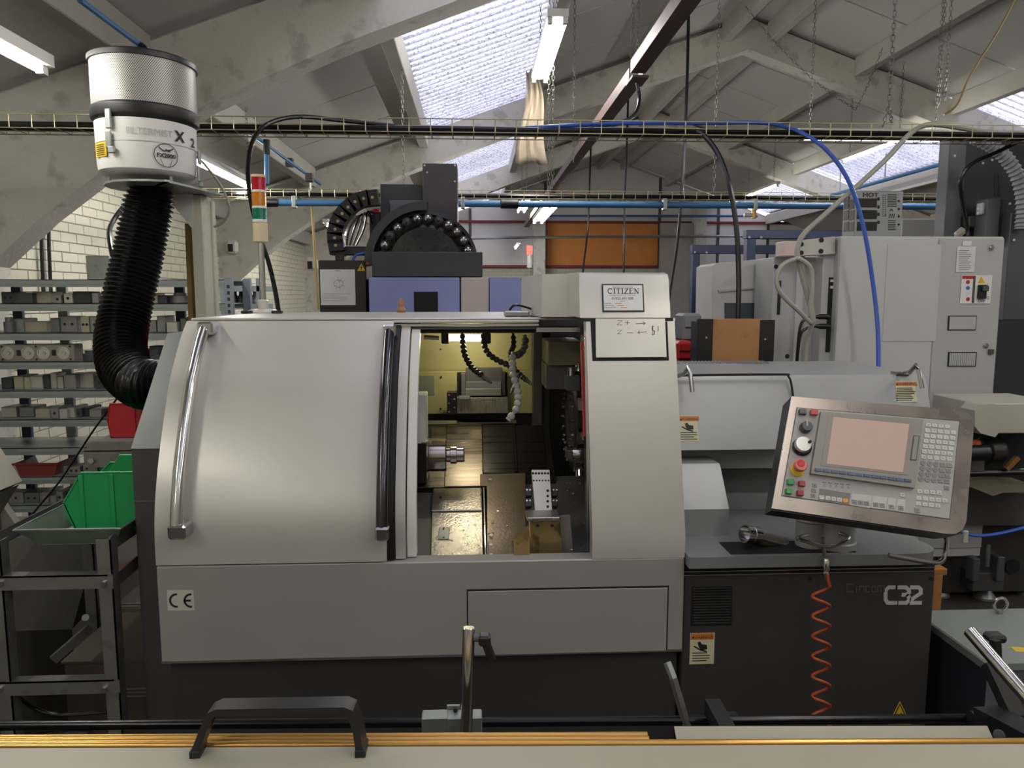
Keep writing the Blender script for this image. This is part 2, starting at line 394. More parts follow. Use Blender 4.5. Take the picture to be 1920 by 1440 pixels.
# ------------------------------------------------------------------ fluorescent battens
def batten(p0, p1, z, label, twin=False, hang=.5):
    (x0, y0), (x1, y1) = p0, p1
    a, b = Vector((x0, y0, z)), Vector((x1, y1, z)); mid = (a+b)/2
    t = thing('batten_light', (mid.x, mid.y, z-.05), label, 'light', 'fluorescent battens under the roof')
    MB().bar(a, b, .07 if not twin else .14, .05).build('housing', M_white, t)
    d = (b-a).normalized(); sd = Vector((-d.y, d.x, 0))
    for o in ((-.05, .05) if twin else (0,)):
        q = MB().tube([a+d*.05+sd*o+Vector((0, 0, -.047)), b-d*.05+sd*o+Vector((0, 0, -.047))], .0145, 10).build('tube', M_tube, t)
        for e_ in (a+d*.035, b-d*.035): MB().bar(e_+sd*o+Vector((0, 0, -.062)), e_+sd*o+Vector((0, 0, -.02)), .03, .04, up=d).build('lamp_holder', M_white, t)
    return t
bl = W(86, 116, 3.4)
batten((bl.x, 1.9), (bl.x, 3.4), bl.z, 'batten light at the left, nearest the mist filter')
batten((-1.88, 5.1), (-1.88, 6.75), 2.57, 'batten light right behind the stack of signal lamps')
batten((-1.88, 9.7), (-1.88, 11.2), 2.57, 'small bright batten light behind the cable chain of the drum machine')
batten((.56, 5.15), (.56, 6.6), 3.48, 'twin batten light beside the big left rooflight', True)
batten((.86, 8.2), (.86, 10.3), 2.66, 'twin batten light hanging below the far tray, right one of the pair', True)
batten((.80, 11.4), (.80, 13.0), 3.1, 'twin batten light hanging below the far tray, left one of the pair', True)
batten((.95, 16.2), (.95, 17.6), 2.78, 'small batten light near the far gable wall')
bx0, bx1 = W(1495, 255, 6.0), W(1775, 258, 6.0)
batten((bx0.x, 6.0), (bx1.x, 6.0), bx0.z+.03, 'long batten light seen through the front cable tray at right')
batten((5.1, 8.8), (5.1, 10.4), 3.52, 'slanting batten light in front of the right rooflight')
batten((5.1, 12.6), (5.1, 14.2), 3.52, 'distant batten light under the farthest right rooflight')
for x, r_ in ((-1.88, 'left'), (1.4, 'middle'), (5.1, 'right')):  # unseen battens carrying the rows on, added to fill the room with light
    for y, f_ in ((-3.4, 'rear'), (-.9, 'front')): batten((x, y), (x, y+1.5), 2.57 if x < 0 else 3.3, '%s unseen fill batten of the %s row behind the viewer' % (f_, r_))
batten((1.5, .9), (1.5, 2.4), 3.5, 'unseen fill batten overhead in front of the viewer')  # this and the next two: unseen, added overhead for fill light
batten((3.6, 1.2), (3.6, 2.7), 3.4, 'unseen fill batten overhead to the right')
batten((5.1, 4.6), (5.1, 6.1), 3.52, 'unseen fill batten overhead at the far right')
# ================================================================== the lathe in the middle
scene.cycles.max_bounces = 6; scene.cycles.diffuse_bounces = 3; scene.cycles.glossy_bounces = 3; scene.cycles.transmission_bounces = 4
scene.cycles.transparent_max_bounces = 6; scene.cycles.caustics_reflective = False; scene.cycles.caustics_refractive = False; scene.cycles.sample_clamp_indirect = 4
LA = thing('turning_lathe', (.2, 2.7, 0), 'big silver-grey sliding-head lathe with its curved door open in the middle', 'lathe')
D0 = 2.07
zA = .866                                   # top of the apron
XA, XB = -.898, .606                        # main enclosure
xw0, xw1 = -.255, .335                      # door edge, column edge
MB().box(XA+.01, XB-.005, D0+.03, 3.3, 0, .58, .004).build('base', M_dark, LA)
MB().box(XA, XB, D0, D0+.06, .584, zA, .003).build('front_apron', M_paint_shaded, LA)
MB().box(XA, XB, D0-.002, D0+.02, .580, .587).build('apron_lip', M_chrome, LA)
MB().box(XA+.005, XB-.03, D0+.06, 3.3, .584, .78).build('bed_casing', M_dark2, LA)
# curved sliding door: profile y(z)
dp = [(W(330, y, d).z, d) for y, d in ((1057, 2.07), (1000, 2.072), (947, 2.085), (880, 2.115), (800, 2.165), (720, 2.225), (667, 2.285), (630, 2.335), (602, 2.385))]
dp[0] = (zA+.004, 2.07)
def dy(z):
    for (a, b), (c, d) in zip(dp, dp[1:]):
        if z <= c: t = (z-a)/(c-a); return b+(d-b)*t
    return dp[-1][1]
zs = [dp[0][0]+(dp[-1][0]-dp[0][0])*k/28 for k in range(29)]
sm = spline([(0, d, z) for z, d in dp], 5)
def shell(x0, x1, off, th, z0=None, z1=None):
    o = [(p.y+off, p.z) for p in sm if (z0 is None or p.z >= z0) and (z1 is None or p.z <= z1)]
    return MB().prism(o+[(a+th, b) for a, b in o[::-1]], 'x', x0, x1)
dr = shell(XA, xw0, 0, .03).build('sliding_door', M_paint, LA)
shell(xw0-.0005, xw0+.022, .012, .03).build('door_seal', M_black, LA)
shell(xw0+.024, xw0+.052, .02, .035).build('door_jamb', M_paint, LA)
shell(xw0+.056, xw0+.082, .035, .04).build('door_jamb', M_white, LA)
MB().prism([(p.y+.015, p.z) for p in sm]+[(3.3, 1.548), (3.3, .78), (2.1, .78)], 'x', XA, XA+.012).build('end_panel', M_paint, LA)
def handle(x, m_, ztop, zbot, r, off, wide):
    pts = []
    for k in range(15):
        z = zbot+(ztop-zbot)*k/14; pts.append((x, dy(z)-off, z))
    h = MB().tube(pts, r, 14).build('door_handle', m_, dr)
    for z, s in ((ztop, -1), (zbot, 1)):
        MB().box(x-.018, x+wide, dy(z)-off-.018, dy(z)+.005, z-.022, z+.018, .006).build('handle_bracket', M_chrome if m_ is M_chrome else M_black, h) if False else \
        MB().box(x-.018, x+wide, dy(z)-off-.018, dy(z)+.005, z-.022, z+.018, .006).build('handle_bracket', M_chrome, dr)
    return h
M_dchrome = mat('dark_polished_bar', '4a4a4e', .18, .9, .05, 6)
handle(W(388, 615, 2.34).x, M_chrome, W(388, 614, 2.33).z, W(322, 995, 2.03).z, .0165, .045, .03)
handle(xw0-.008, M_dchrome, W(740, 618, 2.34).z, W(730, 1000, 2.03).z, .0165, .032, .02)
for k in range(3): MB().box(xw0, W(1010, 600, 2.4).x, 2.375+.006*k, 2.43, 1.545-.011*k-.008, 1.545-.011*k, .002).build('top_rail', M_paint if k < 2 else M_dark2, LA)
MB().box(xw0, xw1, 2.41, 2.47, 1.503, 1.522).build('lintel', M_matblack, LA)
MB().box(W(1003, 625, 2.42).x, xw1, 2.36, 2.40, 1.508, 1.522).build('lintel_strip', M_steel, LA)
MB().box(XA+.01, xw1+.02, 2.39, 3.3, 1.545, 1.553, .003).build('top_plate', M_paint, LA)
MB().box(XA, XB, 3.28, 3.3, .5, 1.55).build('rear_panel', M_paint_shaded, LA)
# column right of the opening, front leans back above the crease
zc = .932
CO = lambda z: D0 + max(0, z-zc)*.288
MB().prism([(D0, zA), (D0, zc), (CO(1.555), 1.555), (CO(1.555)+.05, 1.555), (D0+.05, zc), (D0+.05, zA)], 'x', xw1, XB).build('column_cover', M_paint, LA)
MB().prism([(D0+.05, .78), (D0+.05, zc), (CO(1.555)+.04, 1.555), (3.3, 1.555), (3.3, .78)], 'x', XB-.02, XB).build('column_side', M_paint_shaded, LA)
MB().prism([(CO(1.55)-.001, 1.5), (D0+.07, zc), (D0+.07, zA), (D0+.1, zA), (D0+.1, zc), (CO(1.5)+.1, 1.5)], 'x', xw1-.004, xw1+.012).build('inner_jamb', M_chrome, LA)
M_redstrip = mat('red_strip', 'b5372c', .5)
MB().prism([(CO(z_)+o_, z_) for z_, o_ in ((1.2, .06), (1.48, .06), (1.48, .075), (1.2, .075))], 'x', xw1-.009, xw1-.0045).build('warning_strip', M_redstrip, LA)
# head cover above the column, with its hinged flap
SP = Fr((0, D0, zc), (1, 0, 0), (0, .288, 1.0))
hx0 = W(1087, 560, 2.26).x
MB().prism([(CO(1.556), 1.556), (CO(1.672), 1.672), (CO(1.672)+.014, 1.688), (CO(1.672)+.05, 1.694), (2.9, 1.694), (2.9, 1.556)], 'x', hx0, XB-.012).build('head_cover', M_paint, LA)
pl = [(W(x, 560, d).x, d) for x, d in ((1016, 2.36), (1086, 2.335))]
MB().prism([(pl[0][0], pl[0][1]), (pl[1][0], pl[1][1]), (pl[1][0], 2.85), (W(985, 560, 2.62).x, 2.85), (W(985, 560, 2.62).x, 2.62)], 'z', 1.556, 1.690).build('head_box', M_paint, LA)
MB().prism([(hx0-.022, 2.32), (hx0, 2.275), (hx0, 2.5), (hx0-.022, 2.5)], 'z', 1.56, 1.692).build('head_box_edge', M_paint, LA)
fl = [(1092, 600), (1112, 600), (1114, 673), (1251, 672), (1247, 600), (1262, 600)]
MB().fpoly(SP, [(1107, 603), (1111, 677), (1254, 676), (1251, 603)], .0, .0015).build('flap_gap', M_matblack, LA)
flap = MB().fpoly(SP, [(1116, 598), (1117, 671), (1249, 670), (1246, 598)], .001, .006).build('flap', M_paint, LA)
MB().fpoly(SP, [(1090, 597), (1090, 603), (1262, 602), (1262, 596)], .0, .001).build('seam', M_matblack, LA)
# service sticker on the head cover
st = MB().fbox(SP, 1128, 533, 1208, 585, .001, .0035).build('service_sticker', M_ink, LA)
M_lblw = mat('label_white', 'e4e4e0', .5, 0, .02)
MB().fbox(SP, 1130.5, 535.5, 1205.5, 582.5, .0035, .0040).build('sticker_face', M_lblw, st)
def serif(mb, x, y, h, w_):
    tk, tn, sf = h*.17, h*.07, h*.08
    def st_(a, b, wd): mb.stroke([a, b], wd, .0046)
    cur = x
    for ch in 'CITIZEN':
        if ch == 'C':
            wd = h*.92; pts = [(cur+wd/2+math.cos(t)*wd*.44, y+h/2+math.sin(t)*h*.47) for t in [math.radians(45+k*27) for k in range(11)]]; mb.stroke(pts, tk*.85, .0046); st_((cur+wd*.86, y+h*.98), (cur+wd*.86, y+h*.68), tn)
        elif ch == 'I': wd = h*.36; st_((cur+wd/2, y), (cur+wd/2, y+h), tk); [st_((cur, yy), (cur+wd, yy), sf) for yy in (y+sf/2, y+h-sf/2)]
        elif ch == 'T': wd = h*.82; st_((cur+wd/2, y), (cur+wd/2, y+h), tk); st_((cur, y+h-sf/2), (cur+wd, y+h-sf/2), sf); st_((cur+wd*.25, y+sf/2), (cur+wd*.75, y+sf/2), sf); [st_((xx, y+h), (xx, y+h*.75), tn) for xx in (cur+tn/2, cur+wd-tn/2)]
        elif ch == 'Z': wd = h*.78; st_((cur+wd*.92, y+h), (cur+wd*.08, y), tk); [st_((cur, yy), (cur+wd, yy), sf) for yy in (y+sf/2, y+h-sf/2)]
        elif ch == 'E': wd = h*.74; st_((cur+wd*.22, y), (cur+wd*.22, y+h), tk); [st_((cur, yy), (cur+wd, yy), sf) for yy in (y+sf/2, y+h-sf/2)]; st_((cur+wd*.2, y+h*.52), (cur+wd*.75, y+h*.52), sf); [st_((cur+wd-tn/2, y+a), (cur+wd-tn/2, y+b), tn) for a, b in ((0, h*.25), (h*.75, h))]
        elif ch == 'N': wd = h*.95; st_((cur+wd*.17, y), (cur+wd*.17, y+h), tn); st_((cur+wd*.83, y), (cur+wd*.83, y+h), tn); st_((cur+wd*.12, y+h), (cur+wd*.83, y), tk); st_((cur, y+sf/2), (cur+wd*.34, y+sf/2), sf); st_((cur+wd*.66, y+h-sf/2), (cur+wd, y+h-sf/2), sf); st_((cur, y+h-sf/2), (cur+wd*.2, y+h-sf/2), sf)
        cur += wd+h*.13
    return cur
pr = MB(SP.M); u0, v0 = SP.uv(1139, 551.5); u1, _ = SP.uv(1197, 551.5); hh = (u1-u0)/5.6
serif(pr, u0, v0, hh, 0)
uc = (u0+u1)/2
def tl(mb, body, px, py, size, al='LEFT', fr=SP, h=.0046, sx=1.0):
    a, b = fr.uv(px, py); mb.text(body, a, b, size, h, al, sx)
tl(pr, 'Supplied and Serviced by', 1167, 540, .0062, 'CENTER'); tl(pr, 'To book your next service call us on', 1167, 555, .0052, 'CENTER')
tl(pr, '01923 691 500', 1167, 562.5, .0110, 'CENTER'); tl(pr, 'Option 2', 1167, 566, .0045, 'CENTER')
for i, s_ in enumerate(('Serial No.:', 'Date serviced:', 'Next service due:')): tl(pr, s_, 1132.5, 570.5+i*4, .0052)
MB.build(pr, 'print', M_ink, st)
pr2 = MB(SP.M); M_orink = mat('orange_ink', 'd0a050', .6)
for i, x in enumerate((1153, 1157, 1163)):
    a, b = SP.uv(x, 570.2+i*4); pr2.box(a, a+.02, b, b+.0022, .004, .0045)
a, b = SP.uv(1132.5, 581); pr.box(a, a+.05, b, b+.002, .004, .0045)
pr2.build('handwriting', M_orink, st)
# marker pen writing on the flap: Z+ arrow, Z- arrow, $1
mk = MB(SP.M)
def ms(pts, wd=.0016): mk.stroke([SP.uv(*p) for p in pts], wd, .0066)
ms([(1157, 602), (1166, 602), (1156, 610), (1166, 610)]); ms([(1171, 606), (1180, 606)]); ms([(1175.5, 602), (1175.5, 610)])
ms([(1191, 608), (1209, 607)]); ms([(1204, 604), (1209, 607), (1205, 610)])
ms([(1157, 620), (1165, 620), (1157, 627), (1164, 627)]); ms([(1175, 625), (1186, 625)]); ms([(1195, 624), (1212, 623)]); ms([(1199, 621), (1195, 624), (1199, 627)])
ms([(1226, 613), (1222, 613), (1222, 620), (1227, 622), (1226, 628), (1221, 628)]); ms([(1223, 611), (1223, 630)]); ms([(1233, 612), (1233, 622)])
mk.build('marker_writing', M_ink, flap)
# ------------------------------------------------------------------ apron details
FA = front(D0)
MB().fbox(FA, 875, 1105, 1251, 1222, 0, .0006).build('panel_gap', M_matblack, LA)
MB().fbox(FA, 877.5, 1108.5, 1248.5, 1219.5, .0005, .003, .0015).build('access_panel', M_paint_shaded, LA)
ce_ = MB().fbox(FA, 313, 1107, 365, 1144, 0, .0015).build('ce_plate', mat('label_grey', 'bdbcae', .5), LA)
cm = MB(FA.M)
def ring(cx_, cy_, r, a0, a1, w_, n=14): cm.stroke([(cx_+r*math.cos(math.radians(a0+(a1-a0)*k/n)), cy_+r*math.sin(math.radians(a0+(a1-a0)*k/n))) for k in range(n+1)], w_, .0021)
c1 = FA.uv(332, 1125.5); c2 = FA.uv(359, 1125.5)
ring(c1[0], c1[1], .0185, 85, 275, .006); ring(c2[0], c2[1], .0185, 85, 275, .006); cm.stroke([(c2[0]-.019, c2[1]), (c2[0]-.001, c2[1])], .006, .0021)
cm.build('lettering', M_ink, ce_)
# left end cover with the hose inlet
EX = -1.052
MB().prism([(2.30, 0), (2.30, 1.155), (2.62, 1.492), (3.2, 1.492), (3.2, 0)], 'x', EX, XA-.002).build('end_cover', M_dark2, LA)
MB().prism([(2.297, 1.158), (2.617, 1.496), (3.2, 1.496), (3.2, 1.491), (2.62, 1.491), (2.300, 1.153)], 'x', EX, XA-.002).build('end_cover_top', mat('end_cover_grey', '5a5d5a', .4, .35, .06, 5), LA)
MB().box(EX-.002, XA, 2.295, 2.30, W(280, 939, 2.3).z-.002, W(280, 939, 2.3).z+.002).build('end_cover_seam', M_chrome, LA)
# ------------------------------------------------------------------ right-hand section
XC = W(1752, 1100, 2.08).x
zd = W(1500, 1042, 2.03).z; zcab = W(1500, 1076, 2.08).z
MB().box(XB+.002, XC, 2.08, 3.2, 0, zcab, .003).build('cabinet', M_dark, LA)
MB().box(XB+.002, XC, 2.085, 3.2, zcab+.001, zd-.034).build('shadow_gap', M_matblack, LA)
for k in range(2): MB().box(XB+.002, XC-.002*k, 2.078, 2.09, zcab+.001+.011*k, zcab+.0035+.011*k).build('trim_strip', M_chrome, LA)
dk = [WZ(*p, zd) for p in ((1740, 1047), (1772, 1044), (1787, 1039), (1790, 1033), (1708, 996), (1629, 988))]
poly = [(XB+.002, 2.03), (WZ(1740, 1047, zd).x, 2.03)]
cx_ = WZ(1740, 1047, zd).x
for k in range(1, 7): t = math.radians(-90+k*20); poly.append((cx_+.075*math.cos(t), 2.105+.075*math.sin(t)))
poly += [(dk[4].x, dk[4].y), (dk[5].x, 2.42), (1.3, 2.9), (XB+.002, 2.9)]
MB().prism(poly, 'z', zd-.033, zd).build('deck', mat('deck_grey_paint', '86898a', .36, .3, .05, 3), LA)
q0, q1 = WZ(1368, 1037, zd+.001), WZ(1500, 1014, zd+.001)
MB().box(q0.x, q1.x+.12, 2.05, q1.y, zd, zd+.0015).build('deck_recess', M_matblack, LA)
M_pgrey = mat('cool_grey_paint', '9b9d9d', .4, .2, .04, 3)
# headstock cover
zt0 = W(1500, 705, 2.46).z; zf = W(1400, 843, 2.36).z
cx0, cx1 = XB+.002, W(1481, 720, 2.46).x
MB().prism([(2.36, zf), (2.455, zt0-.012), (2.465, zt0), (3.05, zt0), (3.05, zf)], 'x', cx0, cx1).build('headstock_cover', M_pgrey, LA)
MB().prism([(2.42, zf+.02), (2.50, zt0-.012), (2.51, zt0-.002), (3.05, zt0-.002), (3.05, zf+.02)], 'x', cx1, W(1735, 705, 2.5).x).build('headstock_cover', M_pgrey, LA)
MB().tube(spline([W(1275, 704, 2.44), W(1460, 702, 2.44), W(1478, 706, 2.44), W(1484, 722, 2.43), W(1489, 760, 2.42)], 4), .004, 6).build('cover_seal', M_matblack, LA)
MB().box(cx0, 1.2, 2.44, 3.0, W(1400, 878, 2.44).z, zf+.001).build('undercut_band', M_pgrey, LA)
MB().box(cx0, 1.2, 2.52, 3.0, W(1400, 925, 2.52).z, W(1400, 878, 2.44).z+.001).build('undercut_panel', mat('band_grey', '6a6b6b', .45, .1), LA)
MB().box(cx0, 1.25, 2.50, 3.0, zd, W(1400, 925, 2.50).z).build('lower_panel', M_pgrey, LA)
for k in range(40): MB().bar((.63+k*.014, 2.93, zt0+.002), (.642+k*.014, 3.03, zt0+.002), .004, .004).build('grating_bar', M_pgrey, LA)
# small side casing
b0, b1 = W(1289, 955, 2.22), W(1367, 955, 2.22)
zb = W(1320, 1035, 2.22).z; za = W(1320, 955, 2.22).z; zt1 = W(1320, 870, 2.32).z
xs_ = [b0.x, b1.x]
MB().prism([(2.22, zd), (2.22, za), (2.31, zt1-.012), (2.325, zt1), (2.5, zt1), (2.5, zd)], 'x', XB+.003, b1.x-.0).build('side_casing', M_pgrey, LA)
# clamp levers on the headstock cover
for pts, in (([W(1268, 706, 2.45), W(1284, 700, 2.40), W(1290, 688, 2.39), W(1294, 700, 2.385), W(1298, 735, 2.37)],), ([W(1690, 700, 2.52), W(1706, 698, 2.47), W(1718, 684, 2.45), W(1722, 692, 2.445), W(1729, 728, 2.43)],)):
    MB().tube(pts, .0075, 10).build('clamp_lever', M_chrome, LA)
MB().box(W(1682, 700, 2.5).x, W(1708, 700, 2.5).x, 2.5, 2.54, zt0-.002, zt0+.006).build('lever_base', M_steel, LA)
# lettering on the cabinet
FC = front(2.08)
M_let = mat('light_grey_lettering', 'b9bbb9', .5)
c3 = MB(FC.M)
def cs(pts, wd=.0118): c3.stroke([FC.uv(*p) for p in pts], wd, .0012)
cs([(1682, 1101), (1666, 1101), (1660, 1107), (1660, 1124), (1664, 1130), (1682, 1130)]); cs([(1679, 1101), (1698, 1101), (1704, 1106), (1704, 1111), (1699, 1115), (1690, 1115)]); cs([(1699, 1115), (1704, 1119), (1704, 1125), (1699, 1130), (1684, 1130)])
cs([(1706, 1101), (1722, 1101), (1726, 1105), (1726, 1112), (1709, 1123), (1709, 1130), (1728, 1130)])
c3.build('model_lettering', M_let, LA)
cn = MB(FC.M)
def cc(pts, wd=.0046): cn.stroke([FC.uv(*p) for p in pts], wd, .002)
cc([(1600, 1095), (1588, 1095), (1588, 1109), (1600, 1109)], .005); cc([(1605, 1099), (1605, 1110)]); cc([(1611, 1110), (1611, 1099), (1619, 1099), (1619, 1110)]); cc([(1630, 1099), (1623, 1099), (1623, 1109), (1630, 1109)])
cc([(1634, 1099), (1634, 1109), (1641, 1109), (1641, 1099)], .0036); cc([(1634, 1099), (1641, 1099)]); cc([(1645, 1110), (1645, 1098), (1657, 1098), (1657, 1110)]); cc([(1651, 1098), (1651, 1110)])
cn.build('embossed_lettering', mat('emboss_dark', '625c56', .3, .4), LA)
for px, py in ((1518, 1085), (1745, 1085)): MB().fdisc(FC, px, py, .006, 0, .002, 10).build('screw', M_matblack, LA)
vt = MB().fbox(FC, 1297, 1100, 1371, 1172, 0, .002).build('vent', M_matblack, LA)
for k in range(14): MB().fbox(FC, 1299, 1102+k*5, 1369, 1104.5+k*5, .002, .005, .001).build('slat', M_black, vt)
M_wy = mat('warning_cream', 'cfc9a8', .5); M_wo = mat('warning_orange', 'c9772b', .5)
def warning(fr, x0, y0, x1, y1, hand, h=.0015):
    s_ = MB().fbox(fr, x0, y0, x1, y1, 0, h).build('warning_sticker', M_wy, LA)
    hh_ = (y1-y0); MB().fbox(fr, x0+.6, y0+.6, x1-.6, y0+hh_*.2, h, h+.0004).build('header', M_wo, s_)
    m_ = MB(fr.M); a, b = fr.uv((x0+x1)/2+3, y0+hh_*.17); a0, b0_ = fr.uv(x0, y0); wd = fr.uv(x1, y0)[0]-a0
    m_.text('WARNING', a, b, wd*.17, h+.0008, 'CENTER')
    t0 = fr.uv(x0+2.5, y0+hh_*.17); m_.add([(t0[0], t0[1], h+.0008), (t0[0]+wd*.12, t0[1], h+.0008), (t0[0]+wd*.06, t0[1]+wd*.1, h+.0008)], [(0, 1, 2)])
    if hand:
        q = [fr.uv(x0+(x1-x0)*a_, y0+hh_*b_) for a_, b_ in ((.3, .3), (.42, .27), (.5, .36), (.7, .38), (.72, .52), (.5, .56), (.38, .48))]
        m_.prism(q, 'z', h, h+.0006); m_.stroke([fr.uv(x0+(x1-x0)*.15, y0+hh_*.42), fr.uv(x0+(x1-x0)*.45, y0+hh_*.55), fr.uv(x0+(x1-x0)*.7, y0+hh_*.6)], wd*.06, h+.0007)
        L_0 = .64
    else: L_0 = .3
    k = L_0
    while k < .95:
        a, b = fr.uv(x0+(x1-x0)*.08, y0+hh_*k); m_.box(a, a+wd*random.uniform(.6, .82), b, b-wd*.035, h, h+.0005); k += .085
    m_.build('print', M_ink, s_)
warning(FC, 1294, 1187, 1338, 1244, True)
HC = Fr((cx0, 2.36, zf), (1, 0, 0), (0, .095, zt0-.012-zf))
warning(HC, 1272, 780, 1311, 828, True)
HC2 = Fr((cx1, 2.42, zf+.02), (1, 0, 0), (0, .08, zt0-.032-zf))
warning(HC2, 1677, 716, 1720, 754, False)
tri = MB(FC.M); ty = [FC.uv(*p) for p in ((1665, 1358), (1708, 1358), (1687, 1314))]
tr_ = MB(FC.M).prism(ty, 'z', 0, .0012).build('voltage_sign', M_yellow, LA)
c0 = ((ty[0][0]+ty[1][0]+ty[2][0])/3, (ty[0][1]+ty[1][1]+ty[2][1])/3)
tb = MB(FC.M); tb.stroke([(c0[0]+(p[0]-c0[0])*.8, c0[1]+(p[1]-c0[1])*.8) for p in ty], .004, .0016, True)
tb.stroke([(c0[0]+.004, c0[1]+.012), (c0[0]-.004, c0[1]), (c0[0]+.004, c0[1]), (c0[0]-.003, c0[1]-.012)], .0035, .0016); tb.build('symbol', M_ink, tr_)
# ------------------------------------------------------------------ stack light on the roof
tx, td = W(494, 585, 3.1).x, 3.1
TL_ = LA
z0 = 1.553
MB().lathe([(.058, 0), (.058, .006), (.05, .016), (.022, .018), (.022, .05), (.018, .055)], (tx, td, z0), n=24).build('tower_foot', M_paint, LA)
zq = [W(494, y, td).z for y in (455, 417, 412, 391, 387, 361, 357, 333, 328)]
MB().cyl((tx, td, z0+.04), (tx, td, zq[0]), .0125, 14).build('tower_pole', M_chrome, LA)
MB().cyl((tx, td, zq[0]), (tx, td, zq[1]), .029, 24, .004).build('tower_base', mat('ivory_plastic', 'c9b997', .5), LA)
def lens(n, c): return mat(n, c, .18, 0, .02, 4, trans=.25, coat=.5)
for a, b, m_ in ((1, 2, M_white), (3, 4, M_white), (5, 6, M_white), (7, 8, mat('ivory_plastic', 'c9b997'))): MB().cyl((tx, td, zq[a]), (tx, td, zq[b]), .0285, 24).build('tower_collar', m_, LA)
for a, b, m_, l in ((2, 3, lens('green_lens', '12805a'), 'green lens'), (4, 5, lens('amber_lens', 'd98a1c'), 'amber lens'), (6, 7, lens('red_lens', 'c2182c'), 'red lens')):
    pr_ = []; n = 12; H = zq[b]-zq[a]
    for k in range(n): pr_ += [(.0275, H*k/n), (.0285, H*(k+.5)/n)]
    MB().lathe(pr_+[(.0275, H)], (tx, td, zq[a]), n=28).build('signal_lens', m_, LA, label=l)
for px in (468, 524): MB().box(W(px, 587, 3.05).x-.02, W(px, 587, 3.05).x+.02, 3.0, 3.03, 1.553, 1.565, .003).build('roof_clip', M_black, LA)
# roof switch beside the head box
sw = W(965, 592, 2.55)
MB().box(W(945, 592, 2.5).x, W(992, 592, 2.5).x, 2.48, 2.52, 1.553, 1.572, .004).build('door_switch', M_steel, LA)
MB().tube(spline([(sw.x-.02, 2.5, 1.575), (sw.x, 2.5, 1.592), (sw.x+.05, 2.52, 1.58), (sw.x+.1, 2.55, 1.562)], 5), .004, 6).build('switch_cable', M_rubber, LA)
# ================================================================== inside the machining chamber
M_olive = mat('chamber_olive_paint', 'a29c68', .5, 0, .1, 3, spots='86805a', spot_amt=.3, spot_scale=9)
M_oily = mat('oily_way_cover', '6e655a', .3, .85, .3, 3, stretch=(.4, 30, 30), rvar=.3)
M_oilyd = mat('oily_dark_cover', '35322f', .32, .7, .3, 3, stretch=(.4, 30, 30), rvar=.3)
M_splash = mat('splashed_steel', 'b3aea5', .27, .85, .12, 5, bump=.12, bscale=140, spots='8a7d6c', spot_amt=.35, spot_scale=30, rvar=.3)
M_brown = mat('oil_stained_steel', '8f8177', .3, .8, .2, 5, bump=.1, bscale=120, spots='5f6172', spot_amt=.4, spot_scale=9)
M_gold = mat('coolant_varnish_sheet', 'a08a5c', .32, .7, .3, 6, spots='4d3516', spot_amt=.7, spot_scale=18, stretch=(2, 2, 1))
M_cham = mat('chamber_grey', '5d5c57', .45, .2, .12, 4)
def ch(name, d, px0, py0, px1, py1, dep, m_, c=.002, par=None, **k):
    return MB().fbox(front(d), px0, py0, px1, py1, -dep, 0, c).build(name, m_, par or LA, **k)
MB().box(xw0+.03, XB-.02, 3.05, 3.08, .78, 1.54).build('chamber_back', M_dark2, LA)
MB().box(xw0-.3, XB-.02, 2.2, 3.05, .78, .80).build('chamber_floor', M_cham, LA)
MB().box(xw0-.32, xw0-.3, 2.45, 3.05, .78, 1.54).build('chamber_side', M_cham, LA)
ch('upper_panel', 3.03, 760, 600, 1004, 705, .02, M_olive)
lowp = ch('lower_panel', 2.96, 760, 697, 1000, 775, .06, M_olive)
ch('panel_inset', 2.959, 781, 704, 815, 742, .01, mat('panel_grey', '77766a', .5))
for px, py in ((826, 655), (826, 766), (863, 766), (827, 707)): MB().fdisc(front(2.958), px, py, .004, 0, .002, 8).build('screw', M_ink, LA)
# drilling unit in the window of the back panel
ch('tool_window', 2.955, 857, 698, 951, 768, .02, M_matblack)
ch('tool_holder', 2.93, 873, 690, 942, 716, .03, M_dark2)
ch('tool_holder', 2.915, 872, 716, 940, 730, .04, M_steel); ch('tool_holder', 2.91, 872, 729, 940, 742, .04, mat('grey_block', '8c8b84', .35, .6))
ch('tool_base', 2.90, 855, 746, 953, 775, .05, mat('scratched_plate', '8b867a', .35, .6, .35, 20, stretch=(6, 1, 1), spots='55514a', spot_amt=.6, spot_scale=30))
ch('tool_clamp', 2.87, 838, 735, 857, 778, .04, M_black); ch('tool_bit', 2.88, 860, 742, 882, 749, .02, M_chrome)
ch('tool_clamp', 2.92, 864, 700, 874, 742, .03, M_steel); ch('tool_clamp', 2.92, 940, 698, 948, 742, .03, M_dark)
for k in range(5): MB().fdisc(front(2.868), 842+(k % 2)*10, 740+k*8, .003, 0, .003, 8).build('screw', M_chrome, LA)
# work lamp
M_wlamp = bpy.data.materials.new('work_lamp_glow'); M_wlamp.use_nodes = True; _b = M_wlamp.node_tree.nodes['Principled BSDF']
_b.inputs['Emission Color'].default_value = (1, .91, .66, 1); _b.inputs['Emission Strength'].default_value = 38
la, lb = W(843, 633, 2.78), W(905, 634, 2.78)
lamp = MB().cyl(la, lb, .012, 14).build('work_lamp', M_wlamp, LA)
MB().box(la.x-.03, la.x, 2.76, 2.8, la.z-.022, la.z+.022, .004).build('lamp_socket', M_black, lamp); MB().box(lb.x, lb.x+.03, 2.76, 2.8, lb.z-.02, lb.z+.02, .004).build('lamp_socket', M_black, lamp)
MB().box(la.x-.08, lb.x+.1, 2.74, 2.82, la.z+.024, la.z+.034).build('lamp_bracket', M_dark, lamp)
MB().tube([W(795, 632, 2.77), W(823, 634, 2.77)], .008, 8).build('lamp_bracket_arm', M_steel, lamp)
